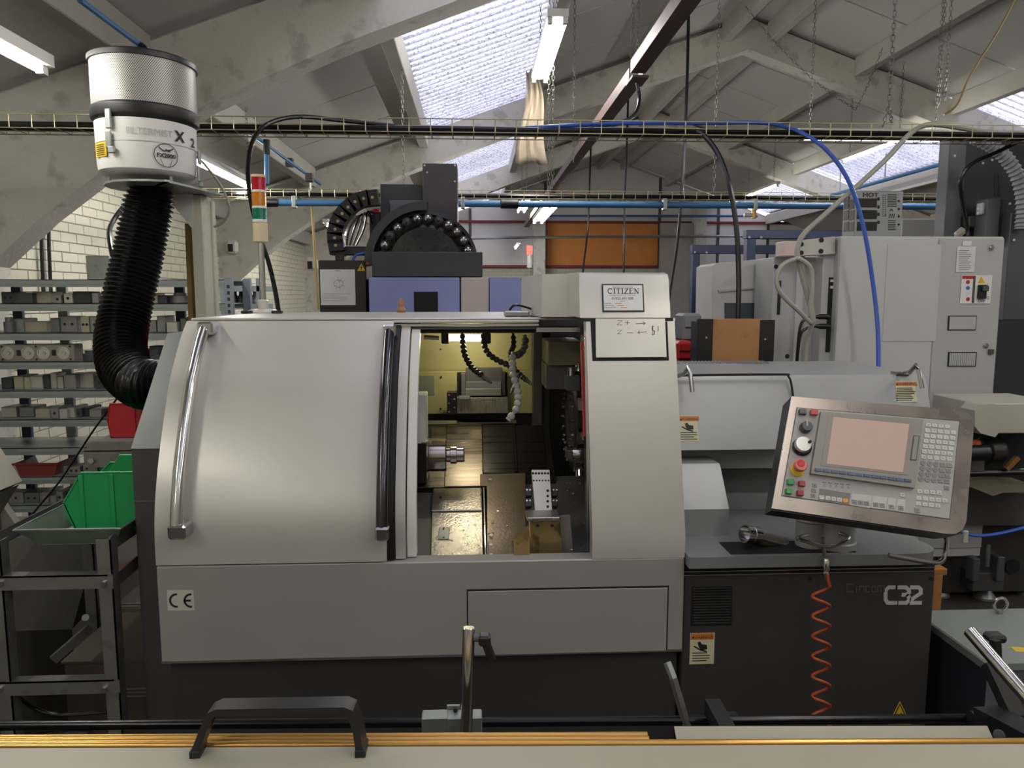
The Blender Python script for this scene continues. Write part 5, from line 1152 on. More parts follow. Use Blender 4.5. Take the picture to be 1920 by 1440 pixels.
bx_0 = W(118, 930, 2.36).x; bin_('stacking_bin', bx_0, EX-.012, 2.36, 2.62, tzb, W(190, 886, 2.36).z-tzb, M_greenp, 'green open-fronted plastic bin on the oily tray')
bin_('stacking_bin', W(180, 900, 2.75).x, EX-.012, 2.74, 3.0, W(220, 905, 2.74).z-.04, .115, M_greenp, 'second green plastic bin behind the first')
# rear trolley with the red bin
T2 = thing('angle_trolley', (-1.4, 3.1, 0), 'rear aluminium angle trolley under the red bin', 'trolley'); d2 = 2.72
za2 = W(200, 845, d2+.35).z; xa2 = W(157, 850, d2+.35).x
yb2 = d2+.35
m_ = MB(); m_.box(xa2, EX-.02, yb2, yb2+.004, za2-.07, za2-.0); m_.box(xa2, EX-.02, yb2, yb2+.04, za2-.004, za2); m_.build('rail', M_alu, T2)
for x in (xa2+.01, EX-.08):
    for y in (yb2+.006, yb2+.5): m_ = MB(); angle_leg(m_, x, y, 0, za2+.03); m_.build('leg', M_alu, T2)
MB().cyl((xa2+.03, yb2-.01, za2-.04), (xa2+.03, yb2, za2-.04), .013, 6).build('bolt', M_chrome, T2)
zrt = W(220, 828, yb2).z
t2t = tag(MB().box(xa2+.03, EX-.02, yb2+.005, yb2+.45, zrt-.004, zrt).build('steel_tray', M_gal), 'flat galvanised tray on the rear trolley under the red bin', 'tray')
MB().box(xa2+.03, EX-.02, yb2+.005, yb2+.02, za2, zrt-.004).build('tray_rest', M_alu, T2)
bin_('stacking_bin', W(212, 790, 3.2).x, EX-.012, 3.15, 3.42, zrt, W(240, 757, 3.15).z-zrt, M_redp, 'bright red plastic bin below the ribbed hose', False)
# dark red trays stacked low behind the trolley
zl_ = szs[-1]
k = 0
for i, (px0, px1) in enumerate(((78, 131), (142, 175), (211, 232))):
    for j in range(4 if i == 0 else 3):
        a, b = W(px0-j*.6, 1040, DS).x, W(px1, 1040, DS).x
        tag(MB().prism([(a, .028), (a+.01, 0), (b-.01, 0), (b, .028)], 'y', DS+.01, DS+.25).build('red_tray', mat('old_red_plastic', '8e3a36', .55)), 'dull red tray in the %s low stack on the shelving, %s from the bottom' % (['left', 'middle', 'right'][i], ordw(j)), 'tray', 'red trays stacked low down').location.z = szs[10]+.029*j
# sheet metal chute and tank on the floor
CHU = thing('chip_chute', (-1.6, 2.5, 0), 'dark grey-green folded sheet chute leaning behind the trolley legs', 'chute')
M_chute = mat('oily_grey_green_sheet', '3f3f37', .85, 0, .2, 3, spec=.2, spots='2f2f29', spot_amt=.5, spot_scale=4)
a, b, c, d = W(-60, 1005, 2.9), W(70, 1010, 2.9), W(135, 1180, 2.75), W(-60, 1185, 2.6)
MB().slab(d, c, b, a, .01).build('sheet', M_chute, CHU)
e_, f_ = Vector((c.x, c.y, 0)), Vector((d.x, d.y, 0)); MB().slab(f_, e_, c, d, .01).build('sheet', M_chute, CHU)
g_ = W(190, 1120, 3.05); MB().slab(c, g_, g_+Vector((0, 0, .25)), b, .01).build('sheet', M_chute, CHU)
MB().bar(W(100, 1237, 2.55), W(172, 1175, 2.6), .02, .03).build('lever', M_alu, CHU)
MB().cyl(W(160, 1158, 2.58), W(160, 1158, 2.62), .012, 12).build('pivot', M_gal, CHU)
TK = thing('coolant_tank', (-1.25, 2.6, 0), 'low brown oily tank with grooved front beside the lathe base', 'tank')
M_tank = mat('oily_brown_sheet', '5b5145', .45, .3, .25, 3, spots='3c352b', spot_amt=.5, spot_scale=5)
zk = W(250, 1241, 2.36).z; kx0 = W(118, 1241, 2.36).x
MB().box(kx0, EX-.01, 2.36, 3.0, .06, zk, .006).build('body', M_tank, TK); MB().box(kx0-.005, EX-.006, 2.355, 3.0, zk, zk+.008).build('lid', M_tank, TK)
for y in (1290, 1297, 1304): q = W(250, y, 2.36).z; MB().box(W(230, y, 2.36).x, EX-.012, 2.356, 2.36, q-.003, q+.002).build('groove', M_alu, TK)
for k in range(2): MB().box(kx0+.02+k*.2, kx0+.08+k*.2, 2.4, 2.95, 0, .06).build('foot', M_dark, TK)
bx_t = MB().box(W(210, 1135, 2.75).x, EX-.01, 2.78, 2.98, zk+.008, W(240, 1137, 2.75).z, .004).build('motor_box', M_dark2, TK); MB().box(W(215, 1137, 2.75).x, EX-.01, 2.74, 2.75, W(240, 1139, 2.74).z-.006, W(240, 1137, 2.74).z).build('box_lip', M_alu, TK)
cable('black_cable', 'black cable drooping on the floor under the trolley', 'cable', [(28, 1300, 2.3), (60, 1325, 2.3), (110, 1340, 2.3), (200, 1335, 2.3)], .006, M_rubber)
# pale sloped casing at the left edge
LC2 = thing('sloped_casing', (-1.75, 1.9, 0), 'pale sloped machine casing cut off by the left edge', 'casing')
Q = lambda x, y: (W(x, y, 2.45).x, W(x, y, 2.45).z)
MB().prism([Q(42, 902), Q(0, 838), Q(-60, 750), Q(-60, 960), Q(0, 926)], 'y', 2.08, 2.45).build('upper_casing', mat('pale_casing', 'a8a295', .5), LC2)
MB().prism([Q(43, 905), Q(0, 929), Q(-60, 963), (Q(-60, 963)[0], 0), (Q(8, 960)[0], 0), Q(8, 960)], 'y', 2.10, 2.43).build('lower_casing', mat('taupe_casing', '6b665c', .5), LC2)
MB().prism([Q(-30, 925), Q(2, 938), Q(38, 990), Q(-30, 1040)], 'y', 2.44, 2.47).build('flap', mat('pale_casing', 'a8a295'), LC2)
# ================================================================== drum machine behind the lathe
DM = 4.5
MM = thing('drum_machine', (W(800, 560, DM).x, 5.0, 0), 'dark machining centre with a black tool drum and a blue front behind the lathe', 'machine')
M_mgrey = mat('graphite_paint', '3c3d40', .5, .1, .06, 4); M_mblue = mat('periwinkle_paint', '8e98cc', .45, 0, .03, 4); M_mpink = mat('pale_pinkish_panel', 'c6b9b2', .5, 0, .03, 4)
FM = front(DM)
def mc(name, d, px0, py0, px1, py1, dep, m_, c=.004, par=None, **k): return MB().fbox(front(d), px0, py0, px1, py1, -dep, 0, c).build(name, m_, par or MM, **k)
zlow = 700
DP = DM-.14
mc('front_panel', DP, 691, 520, 863, zlow, .15, M_mblue); mc('front_panel', DP, 864, 520, 917, zlow, .15, M_mpink)
x0, x1 = W(918, 560, DP).x, W(985, 560, DP).x; zt_ = W(950, 520, DP).z
MB().prism([(x0, .1), (x1, .1), (x1, zt_-.1), (x1-.012, zt_-.03), (x1-.04, zt_), (x0, zt_)], 'y', DP, DP+.15).build('front_panel', M_mblue, MM)
MB().fbox(front(DP), 776, 547, 822, 640, 0, .004, .003).build('door_window', M_matblack, MM)
mc('body', DM+.05, 690, 522, 984, 760, 1.2, M_mgrey)
mc('side_cabinet', DM+.02, 597, 488, 692, 760, .5, M_black)
pa = MB().fbox(front(DM+.02), 600, 505, 667, 572, 0, .003).build('paper_drawing', M_paper, MM)
pd = MB(front(DM+.02).M); fq = front(DM+.02); rr = random.Random(4)
cxq, cyq = 635, 532
for k in range(12):
    a = rr.uniform(0, 6.28); r0 = rr.uniform(2, 8); pd.stroke([fq.uv(cxq+r0*math.cos(a), cyq+r0*.8*math.sin(a)), fq.uv(cxq+(r0+8)*math.cos(a), cyq+(r0+6)*math.sin(a))], .0016, .0036)
pd.stroke([fq.uv(cxq+9*math.cos(t), cyq+7*math.sin(t)) for t in [k*.63 for k in range(10)]], .002, .0036, True)
for k in range(6): pd.stroke([fq.uv(604, 551+k*3), fq.uv(604+rr.uniform(30, 58), 551+k*3)], .0014, .0036)
pd.stroke([fq.uv(628, 508), fq.uv(638, 508)], .003, .0036); pd.build('print', mat('grey_ink', '66686a', .6), pa)
vs2 = MB().fpoly(front(DM+.018), [(670, 508), (685, 508), (677.5, 494)], 0, .003).build('voltage_sign', M_yellow, MM); bb = MB(front(DM+.018).M); fz = front(DM+.018); bb.stroke([fz.uv(678.5, 498), fz.uv(676.5, 502), fz.uv(678.5, 502), fz.uv(677, 506.5)], .005, .0036); bb.build('symbol', M_ink, vs2)
MB().fbox(front(DM+.018), 686, 492, 692, 496, 0, .003).build('red_label', M_redp, MM)
# tool drum
dc = W(798, 494, DM)
R_o = 97*DM/1400
dr_ = MB().lathe([(.02, 0), (R_o, 0), (R_o, .05), (R_o-.02, .06), (R_o-.03, .03), (.02, .03)], (dc.x, DM+.10, dc.z), (0, -1, 0), 64).build('tool_drum', M_black, MM)
MB().lathe([(0, .0), (.19, 0), (.215, .03), (.228, .06), (.21, .075), (.0, .09)], (dc.x, DM+.07, dc.z), (0, -1, 0), 48).build('drum_hub', mat('black_gloss_casting', '141517', .28, .2, .2, 20, bump=.15, bscale=60), MM)
for k in range(26):
    a = 2*math.pi*k/26+.06; p = Vector((dc.x+math.cos(a)*.264, DM+.05, dc.z+math.sin(a)*.264))
    if p.z < dc.z-.03: continue
    bright = k in (2, 4, 6, 7, 9, 11, 12, 0, 1, 3)
    h_ = MB().lathe([(.028, 0), (.029, .03), (.022, .035), (.022, .04), (.012, .04), (.010, .02)], p, (0, -1, 0), 16).build('tool_pocket', M_dark, dr_)
    MB().lathe([(.018, .03), (.018, .055), (.009, .06), (.006, .09), (0, .09)], p, (0, -1, 0), 14).build('tool', M_chrome if bright else M_dark2, dr_)
    MB().bar(p+Vector((-math.cos(a)*.03, -.02, -math.sin(a)*.03)), p+Vector((-math.cos(a)*.065, -.02, -math.sin(a)*.065)), .02, .02).build('gripper', M_matblack, dr_)
mc('drum_cover', DM-.13, 697, 472, 905, 519, .2, M_mgrey)
# guard arc around the drum
ag = MB().lathe([(R_o+.004, 0), (R_o+.052, 0), (R_o+.052, .1), (R_o+.004, .1)], (dc.x-.0, DM+.12, dc.z), (0, -1, 0), 24, a0=math.radians(88), a1=math.radians(182), xd=(1, 0, 0))
ago = ag.build('drum_guard', M_mgrey, MM)
mc('mast', DM+.25, 792, 306, 858, 420, .25, mat('mast_paint', '4a4748', .5, .1)); mc('mast_cap', DM+.35, 712, 345, 795, 385, .3, M_mgrey); mc('mast_lower', DM+.3, 712, 380, 732, 480, .2, M_mgrey); mc('mast_plate', DM+.32, 730, 375, 795, 470, .15, mat('mast_plate_grey', '696a70', .45))
for px, py in ((796, 310), (853, 310), (801, 323), (853, 340)): MB().fdisc(front(DM+.25), px, py, .006, 0, .003, 8).build('rivet', M_white, MM)
mc('motor', DM+.25, 692, 395, 712, 445, .2, M_black); mc('motor_label', DM+.24, 699, 391, 711, 399, .01, M_redp)
# cable chain
lk = None; ccx, ccy = 684, 445
for k in range(13):
    t = math.radians(-95-k*9.5) if False else None
arc = [(700, 372), (684, 374), (668, 380), (655, 390), (644, 402), (636, 416), (631, 431), (630, 447), (632, 461)]
for i, (px, py) in enumerate(arc):
    p = W(px, py, DM+.1); nx = W(*arc[min(i+1, len(arc)-1)], DM+.1); pv_ = W(*arc[max(i-1, 0)], DM+.1); t = (nx-pv_).normalized()
    l_ = MB().bar(p-t*.032, p+t*.032, .09, .085, up=(0, 1, 0)).build('chain_link', M_black, MM); MB().cyl(p+Vector((0, -.05, 0)), p+Vector((0, -.042, 0)), .009, 10).build('pin', M_wire, l_)
mc('chain_bracket', DM+.1, 617, 462, 697, 478, .1, M_black); mc('chain_bracket', DM+.1, 628, 475, 645, 490, .1, M_black); mc('junction_box', DM+.05, 683, 470, 693, 486, .04, M_cream)
for k in range(4): MB().tube(spline([W(650+k*6, 460, DM+.12), W(655+k*9, 430, DM+.12), W(672+k*6, 405-k*3, DM+.14), W(698, 402+k*6, DM+.2)], 5), .006, 6).build('wire', M_rubber if k % 2 else M_dark2, MM)
MB().tube(spline([W(662, 488, DM+.04), W(668, 478, DM+.04), W(684, 474, DM+.04)], 5), .008, 6).build('blue_wire', M_bluehose, MM)
tag(MB().cyl(W(584, 375, 6.05), W(597, 580, 6.05), .011, 8).build('drop_wire', mat('tan_flex', 'a58a55')), 'thin tan conduit dropping from the far tray left of the drum machine', 'conduit')
# little cloth on the lathe roof
m_ = MB(); q = W(752, 583, 3.2)
m_.lathe([(.018, 0), (.022, .01), (.012, .025), (.014, .04), (.006, .06), (0, .062)], (q.x, 3.2, 1.553), n=9); tag(m_.build('rag', mat('brown_rag', '9b7358', .9, 0, .4, 40)), 'scrunched brown rag on the lathe roof in front of the blue panel', 'rag')
# ================================================================== far things above the lathe
q = W(993, 480, 12.0); BC = thing('beacon', (q.x, 12, 0), 'red lit beacon with a clear lower half in front of the far wall', 'beacon')
M_red_l = bpy.data.materials.new('lit_red_lens'); M_red_l.use_nodes = True; _b = M_red_l.node_tree.nodes['Principled BSDF']; _b.inputs['Base Color'].default_value = (.8, .05, .05, 1); _b.inputs['Emission Color'].default_value = (1, .08, .06, 1); _b.inputs['Emission Strength'].default_value = 1.6
MB().cyl(W(993, 477, 12), W(993, 461, 12), .045, 16).build('red_lens', M_red_l, BC); MB().cyl(W(993, 502, 12), W(993, 477, 12), .043, 16).build('clear_lens', M_white, BC); MB().cyl((q.x, 12, 0), W(993, 502, 12), .02, 10).build('pole', M_gal, BC)
PL_ = thing('concrete_pier', (W(1015, 450, 18.3).x, 18.3, 0), 'grey concrete pier left of the orange panel', 'pier')
MB().box(W(1000, 450, 18.3).x, W(1022, 450, 18.3).x, 18.2, 18.5, 0, W(1010, 415, 18.3).z).build('shaft', M_conc, PL_); MB().box(W(1000, 450, 18.3).x-.05, W(1022, 450, 18.3).x+.05, 18.15, 18.5, 0, .25, .01).build('foot', M_conc, PL_)
P2_ = thing('concrete_pier', (W(1290, 450, 18.3).x, 18.3, 0), 'speckled pale concrete pier right of the orange panel', 'pier')
MB().box(W(1240, 450, 18.3).x, W(1300, 450, 18.3).x, 18.3, 18.5, 0, W(1270, 418, 18.3).z).build('shaft', mat('pale_concrete', 'a9a49b', .9, 0, .15, 4), P2_); MB().box(W(1303, 450, 18.2).x, W(1322, 450, 18.2).x, 18.1, 18.5, 0, W(1310, 380, 18.2).z).build('shaft', M_conc, P2_)
cable('wall_pipe', 'thin pale pipe crossing in front of the orange panel', 'pipe', [(880, 447, 17.8), (1100, 444, 17.8), (1400, 443, 17.8)], .03, M_gal)
cable('wall_pipe', 'thin blue pipe above the orange panel', 'pipe', [(1000, 405, 17.9), (1200, 405, 17.9), (1420, 405, 17.9)], .03, M_blue)
# blue steel gantries at the right
M_navy = mat('navy_steel', '26304f', .45, .1)
for d, xl_, yt, xr, l in ((9.0, 1298, 459, 1480, 'far'), (7.4, 1400, 431, 1600, 'near')):
    g = thing('steel_gantry', (W(xl_, 560, d).x, d, 0), '%s navy blue steel goalpost frame behind the white machine' % l, 'frame')
    a = W(xl_, yt, d); b = W(xr, yt, d); tw = 16*d/1400
    MB().box(a.x, b.x, d, d+.1, a.z-tw, a.z, .004).build('beam', M_navy, g)
    MB().box(a.x+.01, a.x+.1, d, d+.1, 0, a.z-tw, .004).build('leg', M_navy, g); MB().box(b.x-.1, b.x, d, d+.1, 0, a.z-tw, .004).build('leg', M_navy, g)
    for px in (4, 26): q = W(xl_+px, yt+14, d); MB().cyl((q.x, d-.02, q.z), (q.x, d, q.z), .015, 8).build('bolt', M_chrome, g)
# wooden backed box on the headstock cover
zw = zt0+.002
WB = thing('wooden_box', (W(1378, 640, 3.25).x, 3.4, 0), 'tan board box with black corner angles standing behind the headstock cover', 'box')
M_hard = mat('tan_hardboard', 'a87a4c', .6, 0, .12, 5, spots='7a4f22', spot_amt=.35, spot_scale=14)
DW = 3.25
mcw = lambda n_, d, a, b, c, e_, dp_, m_: MB().fbox(front(d), a, b, c, e_, -dp_, 0, .002).build(n_, m_, WB)
mcw('board', DW, 1334, 598, 1428, 690, .02, M_hard); mcw('corner_angle', DW-.004, 1309, 598, 1335, 690, .02, M_black); mcw('corner_angle', DW-.004, 1426, 600, 1450, 690, .02, M_black)
mcw('back_board', DW+.15, 1320, 602, 1440, 690, .02, M_hard)
for s_ in (1311, 1444): a = W(s_, 640, DW+.02).x; MB().box(a, a+.01, DW+.02, DW+.15, W(1400, 690, DW).z, W(1400, 604, DW).z).build('side_board', M_dark, WB)
for px in (1324, 1434): MB().fdisc(front(DW-.004), px, 633 if px < 1400 else 636, .005, 0, .004, 8).build('screw', M_chrome, WB)
for a, y in ((1311, DW+.0), (1440, DW+.0), (1311, DW+.13), (1440, DW+.13)): MB().box(W(a, 640, DW).x, W(a, 640, DW).x+.02, y, y+.02, 0, W(1400, 690, DW).z).build('leg', M_black, WB)
# bits beside the box
for nm, d, a, b, c, e_, m_, l, cat in (('grey_case', 3.6, 1281, 588, 1315, 640, mat('grey_plastic', '7d8083', .5), 'grey plastic case standing left of the tan board box', 'case'), ('orange_case', 3.75, 1270, 598, 1284, 640, mat('orange_plastic', 'c96a2a', .5), 'orange case peeking out left of the grey case', 'case'), ('red_case', 3.5, 1271, 640, 1300, 676, M_redp, 'red tool case below the grey plastic case', 'case')):
    t = thing(nm, (W((a+c)/2, e_, d).x, d+.1, 0), l, cat); zz = W(a, e_, d).z
    MB().fbox(front(d), a, b, c, e_, -.15, 0, .012).build('shell', m_, t); MB().fbox(front(d), a+3, (b+e_)/2-1, c-3, (b+e_)/2+1, 0, .004).build('seam', M_ink, t)
    if nm == 'grey_case': MB().box(W(a, e_, d).x-.2, W(c, e_, d).x+.3, d-.15, d+.5, zz-.32 if False else 0, W(1290, 678, 3.5).z-.0).build('stand', M_dark2, t) if False else None
bn = thing('workbench', (W(1300, 640, 3.6).x, 3.7, 0), 'low dark bench behind the lathe carrying the grey, orange and red cases', 'bench')
zbn = W(1285, 676, 3.5).z
MB().box(W(1262, 676, 3.45).x, W(1310, 676, 3.45).x, 3.42, 4.1, zbn-.04, zbn, .004).build('top', M_dark2, bn)
for x in (W(1264, 676, 3.45).x, W(1306, 676, 3.45).x-.05):
    for y in (3.44, 4.02): MB().box(x, x+.05, y, y+.05, 0, zbn-.04).build('leg', M_dark2, bn)
MB().box(W(1268, 640, 3.58).x, W(1318, 640, 3.58).x, 3.56, 4.0, zbn, W(1290, 640, 3.58).z, .003).build('riser', M_dark, bn)
# ================================================================== white machine at the right
DW_ = 3.7
WM = thing('white_machine', (W(1700, 600, DW_).x, 4.3, 0), 'large white machining centre with a tall electrical cabinet at the right', 'machine')
M_wm = mat('machine_white_paint', 'c3c4c2', .42, 0, .025, 3); M_wm2 = mat('machine_light_grey', 'b3b5b3', .45, 0, .025, 3)
def wmc(name, d, px0, py0, px1, py1, dep, m_, c=.004, par=None): return MB().fbox(front(d), px0, py0, px1, py1, -dep, 0, c).build(name, m_, par or WM)
zc0 = .45
xa_, xb_ = W(1567, 600, DW_).x, W(1872, 600, DW_).x; zt5 = W(1700, 443, DW_).z
MB().box(xa_, xb_, DW_, DW_+.5, .25, zt5, .006).build('cabinet', M_wm, WM)
MB().box(xa_-.0, W(1748, 600, DW_).x, DW_-.012, DW_, .3, zt5-.01, .004).build('cabinet_door', M_wm, WM); MB().box(W(1749, 600, DW_).x, xb_-.005, DW_-.010, DW_, .3, zt5-.01, .004).build('cabinet_door', M_wm2, WM)
FW = front(DW_-.012)
MB().fbox(FW, 1664, 458, 1754, 640, 0, .003, .002).build('raised_panel', M_wm, WM)
for y0 in (592, 660):
    v_ = MB().fbox(FW, 1778, y0, 1829, y0+27, 0, .003).build('vent', M_ink, WM)
    for k in range(14): MB().fbox(FW, 1780+k*3.5, y0+1.5, (1781.9 if y0 < 620 else 1781.0)+k*3.5, y0+25.5, .003, .006).build('slat', M_wm2, v_)
s_ = MB().fbox(FW, 1803, 516, 1856, 569, 0, .003).build('switch_plate', M_lblw, WM); MB().fbox(FW, 1804, 517, 1824, 523, .003, .004).build('plate_header', M_redp, s_); MB().fbox(FW, 1824.5, 517, 1825.2, 568, .003, .004).build('plate_line', M_dark2, s_)
MB().fbox(FW, 1832, 534, 1845, 560, .003, .02, .003).build('switch', M_black, s_); MB().fbox(FW, 1836, 536, 1846, 546, .02, .035, .003).build('switch_lever', M_dark2, s_)
MB().fpoly(FW, [(1832, 531), (1846, 531), (1839, 518)], .003, .0045).build('voltage_symbol', M_yellow, s_)
for y, m_ in ((529, M_redp), (540, mat('sign_blue', '3060b0', .5)), (551, M_paper), (561, M_redp)): MB().fdisc(FW, 1814, y, .010, .003, .0042, 14).build('pictogram', m_, s_)
tx_ = MB(FW.M); a, b = FW.uv(1839, 567); tx_.text('OFF', a, b, .022, .0045, 'CENTER'); tx_.text('I', FW.uv(1850, 536)[0], FW.uv(1850, 536)[1], .02, .0045); tx_.text('O', FW.uv(1848, 561)[0], FW.uv(1848, 561)[1], .02, .0045); tx_.build('lettering', M_ink, s_)
rp_ = MB().fbox(FW, 1795, 462, 1826, 510, 0, .002).build('rating_label', M_paper, WM); pr_ = MB(FW.M); 
for k in range(11): a, b = FW.uv(1797, 470+k*3.6); pr_.box(a, a+rr.uniform(.04, .068), b, b+.0025, .002, .0026)
pr_.build('print', mat('grey_ink', '66686a'), rp_)
MB().fbox(FW, 1805, 452, 1821, 461, 0, .002).build('small_label', M_paper, WM)
for px, py in ((1858, 464), (1848, 648)): lk_ = MB().fdisc(FW, px, py, .012, 0, .012, 16, .003).build('lock', M_chrome, WM)
MB().fbox(FW, 1853, 655, 1861, 664, 0, .01).build('key_tag', M_dark2, WM)
# recessed connector strip left of the cabinet
wmc('connector_panel', DW_+.05, 1546, 445, 1569, 760, .3, M_wm); MB().fbox(front(DW_+.05), 1554, 520, 1564, 660, 0, .004).build('connector_strip', M_ink, WM)
for y in (526, 538): MB().fbox(front(DW_+.05), 1556, y-2, 1562, y+3, .004, .007).build('socket', M_white, WM)
for y in (594, 612): c_ = MB().lathe([(.006, 0), (.011, .02), (.014, .03), (.014, .075), (.006, .08)], W(1527, y, DW_), (1, .02, 0), 14).build('plug', M_black, WM); MB().tube(spline([W(1527, y, DW_), W(1512, y+4, DW_), W(1500, y+20, DW_), W(1493, y+90, DW_)], 5), .007, 8).build('plug_cable', M_rubber, WM)
# body panels further left
wmc('side_panel', DW_+.12, 1451, 482, 1500, 760, .25, M_wm2); wmc('side_panel', DW_+.14, 1500, 482, 1548, 760, .25, M_wm); MB().fbox(front(DW_+.12), 1494, 480, 1497, 700, 0, .012).build('panel_fold', M_wm, WM)
MB().fbox(front(DW_+.12), 1459, 526, 1462, 590, 0, .003).build('slot', M_ink, WM); MB().fdisc(front(DW_+.12), 1476, 668, .012, 0, .002, 14).build('hole', M_ink, WM); MB().fdisc(front(DW_+.12), 1455, 500, .011, 0, .002, 14).build('hole', M_ink, WM)
br_ = MB().fpoly(front(DW_+.02), [(1498, 456), (1510, 449), (1566, 443), (1566, 476), (1510, 479), (1498, 480)], -.1, 0).build('top_bracket', mat('cream_casting', 'c7c2b8', .5), WM)
for px, py in ((1502, 458), (1502, 474), (1540, 450), (1539, 471)): MB().fdisc(front(DW_+.02), px, py, .012, 0, .004, 14).build('bolt', M_ink, WM)
MB().fbox(front(DW_+.02), 1469, 452, 1499, 481, -.1, .0, .005).build('lamp_housing', mat('pale_pink_casting', 'd8c2bc', .5), WM)
MB().fpoly(front(4.1), [(1336, 498), (1344, 493), (1448, 484), (1452, 485), (1452, 760), (1330, 760)], -.3, 0).build('front_guard', M_wm, WM)
MB().fpoly(front(4.1), [(1345, 544), (1434, 536), (1436, 539), (1347, 548)], 0, .012).build('guard_fold', M_wm2, WM)
MB().fpoly(front(4.1), [(1358, 568), (1416, 568), (1422, 573), (1422, 640), (1359, 640)], 0, .006).build('window', mat('dim_glass', '4b5357', .12, 0, .05), WM)
for k in range(2): MB().tube(spline([W(1450+k*3, 498, 4.05), W(1440, 530, 4.04), W(1434-k*2, 560, 4.04), W(1432+k*4, 640, 4.04), W(1432+k*4, 700, 4.04)], 5), .009, 8).build('side_cable', M_rubber, WM)
# tall dark column and head behind the cabinet
M_col = mat('column_grey', '55565a', .45, .2); M_cold = mat('column_black', '242529', .5, .1)
wmc('column', 4.25, 1782, 256, 1801, 445, .1, M_col); wmc('column', 4.3, 1801, 262, 1832, 445, .1, M_cold)
wmc('head', 4.5, 1825, 255, 1990, 470, .2, M_cold); wmc('column_base', 4.4, 1885, 460, 1995, 900, .2, mat('slate_panel', '3c3f44', .5, .1))
wmc('side_slab', 4.1, 1852, 372, 1872, 445, .1, M_col); wmc('side_slab', 4.12, 1871, 372, 1885, 460, .1, M_cold); wmc('side_slab', 4.05, 1896, 400, 1930, 600, .1, M_col); wmc('bracket', 4.12, 1842, 380, 1856, 402, .05, M_wm2); wmc('side_slab', 4.2, 1818, 405, 1856, 425, .1, M_col)
for k in range(6):
    for j in range(2): MB().fdisc(front(4.5), 1867+j*7, 330+k*7, .011, 0, .003, 12).build('hole', M_ink, WM)
for j in range(2): MB().fdisc(front(4.5), 1896+j*7, 328, .013, 0, .003, 12).build('hole', M_ink, WM)
for px, py in ((1843, 306), (1833, 392), (1833, 400), (1893, 382), (1901, 450), (1790, 292), (1860, 300), (1880, 310)): MB().fdisc(front(4.04) if px > 1895 else front(4.1), px, py, .007, 0, .003, 8).build('screw', M_white, WM)
cr = [W(x, y, 4.0) for x, y in ((1828, 258), (1858, 272), (1885, 295), (1905, 325), (1916, 362), (1918, 400), (1915, 430))]
sp2 = spline(cr, 12); N_ = len(sp2); MB().tube(sp2, .035, 14, rad=[.034+.005*math.cos(i*2.1) for i in range(N_)]).build('corrugated_duct', mat('grey_duct', '8e9195', .5), WM)
MB().lathe([(.012, 0), (.02, .01), (.02, .05)], W(1792, 443, 3.85), (.6, 0, .5), 12).build('gland', M_cream, WM)
# lower right: cream guard, black spindle parts, dark bed and levelling foot
wmc('cream_guard', 3.2, 1838, 757, 1990, 812, .35, mat('cream_guard_paint', 'b8b4a6', .45)); MB().fpoly(front(3.18), [(1828, 770), (1838, 759), (1866, 757), (1873, 770), (1872, 812), (1866, 820), (1838, 812), (1828, 800)], -.1, 0).build('cream_guard_end', mat('cream_guard_paint', 'b8b4a6'), WM)
wmc('black_housing', 3.4, 1850, 812, 1990, 920, .3, M_matblack); MB().lathe([(.05, 0), (.07, .02), (.07, .08), (.05, .1)], W(1838, 845, 3.3), (1, 0, 0), 24).build('spindle_nose', M_black, WM)
MB().cyl(W(1800, 888, 3.22), W(1960, 884, 3.22), .017, 14).build('shaft', M_rubber, WM); MB().cyl(W(1805, 850, 3.2), W(1850, 848, 3.2), .035, 16).build('shaft', M_black, WM); MB().fbox(front(3.2), 1820, 860, 1846, 885, -.04, 0, .004).build('clamp', M_dark2, WM)
MB().fpoly(front(3.25), [(1800, 905), (1862, 890), (1882, 908), (1940, 910), (1940, 922), (1880, 924), (1862, 930)], -.2, 0).build('chip_tray', mat('khaki_tray', '7c7762', .5), WM)
MB().bar(W(1886, 880, 3.2), W(1908, 857, 3.2), .02, .02).build('brass_fitting', M_brass, WM); MB().lathe([(.0, 0), (.02, .0), (.02, .02), (.012, .03), (0, .034)], W(1827, 832, 3.3), (0, -1, .2), 14).build('orange_lamp', mat('orange_lamp', 'd9703a', .4), WM)
wmc('bed', 3.75, 1780, 920, 1995, 1108, .5, M_dark); MB().fpoly(front(3.6), [(1795, 900), (1850, 925), (1990, 925), (1990, 985), (1810, 985), (1790, 960)], -.1, 0).build('bed_skirt', M_dark2, WM)
wmc('foot_bracket', 3.65, 1826, 1075, 1882, 1108, .1, M_dark2); wmc('foot_rib', 3.62, 1826, 1048, 1836, 1090, .06, M_col); wmc('foot_rib', 3.62, 1872, 1045, 1882, 1090, .06, M_col); MB().fdisc(front(3.745), 1898, 1062, .04, 0, .005, 20).build('bed_hole', M_matblack, WM)
fq_ = W(1852, 1122, 3.72); MB().lathe([(.055, 0), (.055, .012), (.03, .05), (.014, .06), (.014, .3)], (fq_.x, 3.75, 0), n=16).build('levelling_foot', M_gal, WM)
for x in (xa_+.05, xb_-.15, xb_+.35): 
    for y in (DW_+.1, DW_+.8): MB().lathe([(.055, 0), (.055, .012), (.03, .05), (.014, .06), (.014, .3)], (x, y, 0), n=12).build('levelling_foot', M_gal, WM)
cable('blue_hose', 'thin blue hose drooping across the dark bed at the right edge', 'hose', [(1800, 997, 3.2), (1830, 1004, 3.2), (1870, 1001, 3.2), (1925, 988, 3.2)], .008, M_bluehose)
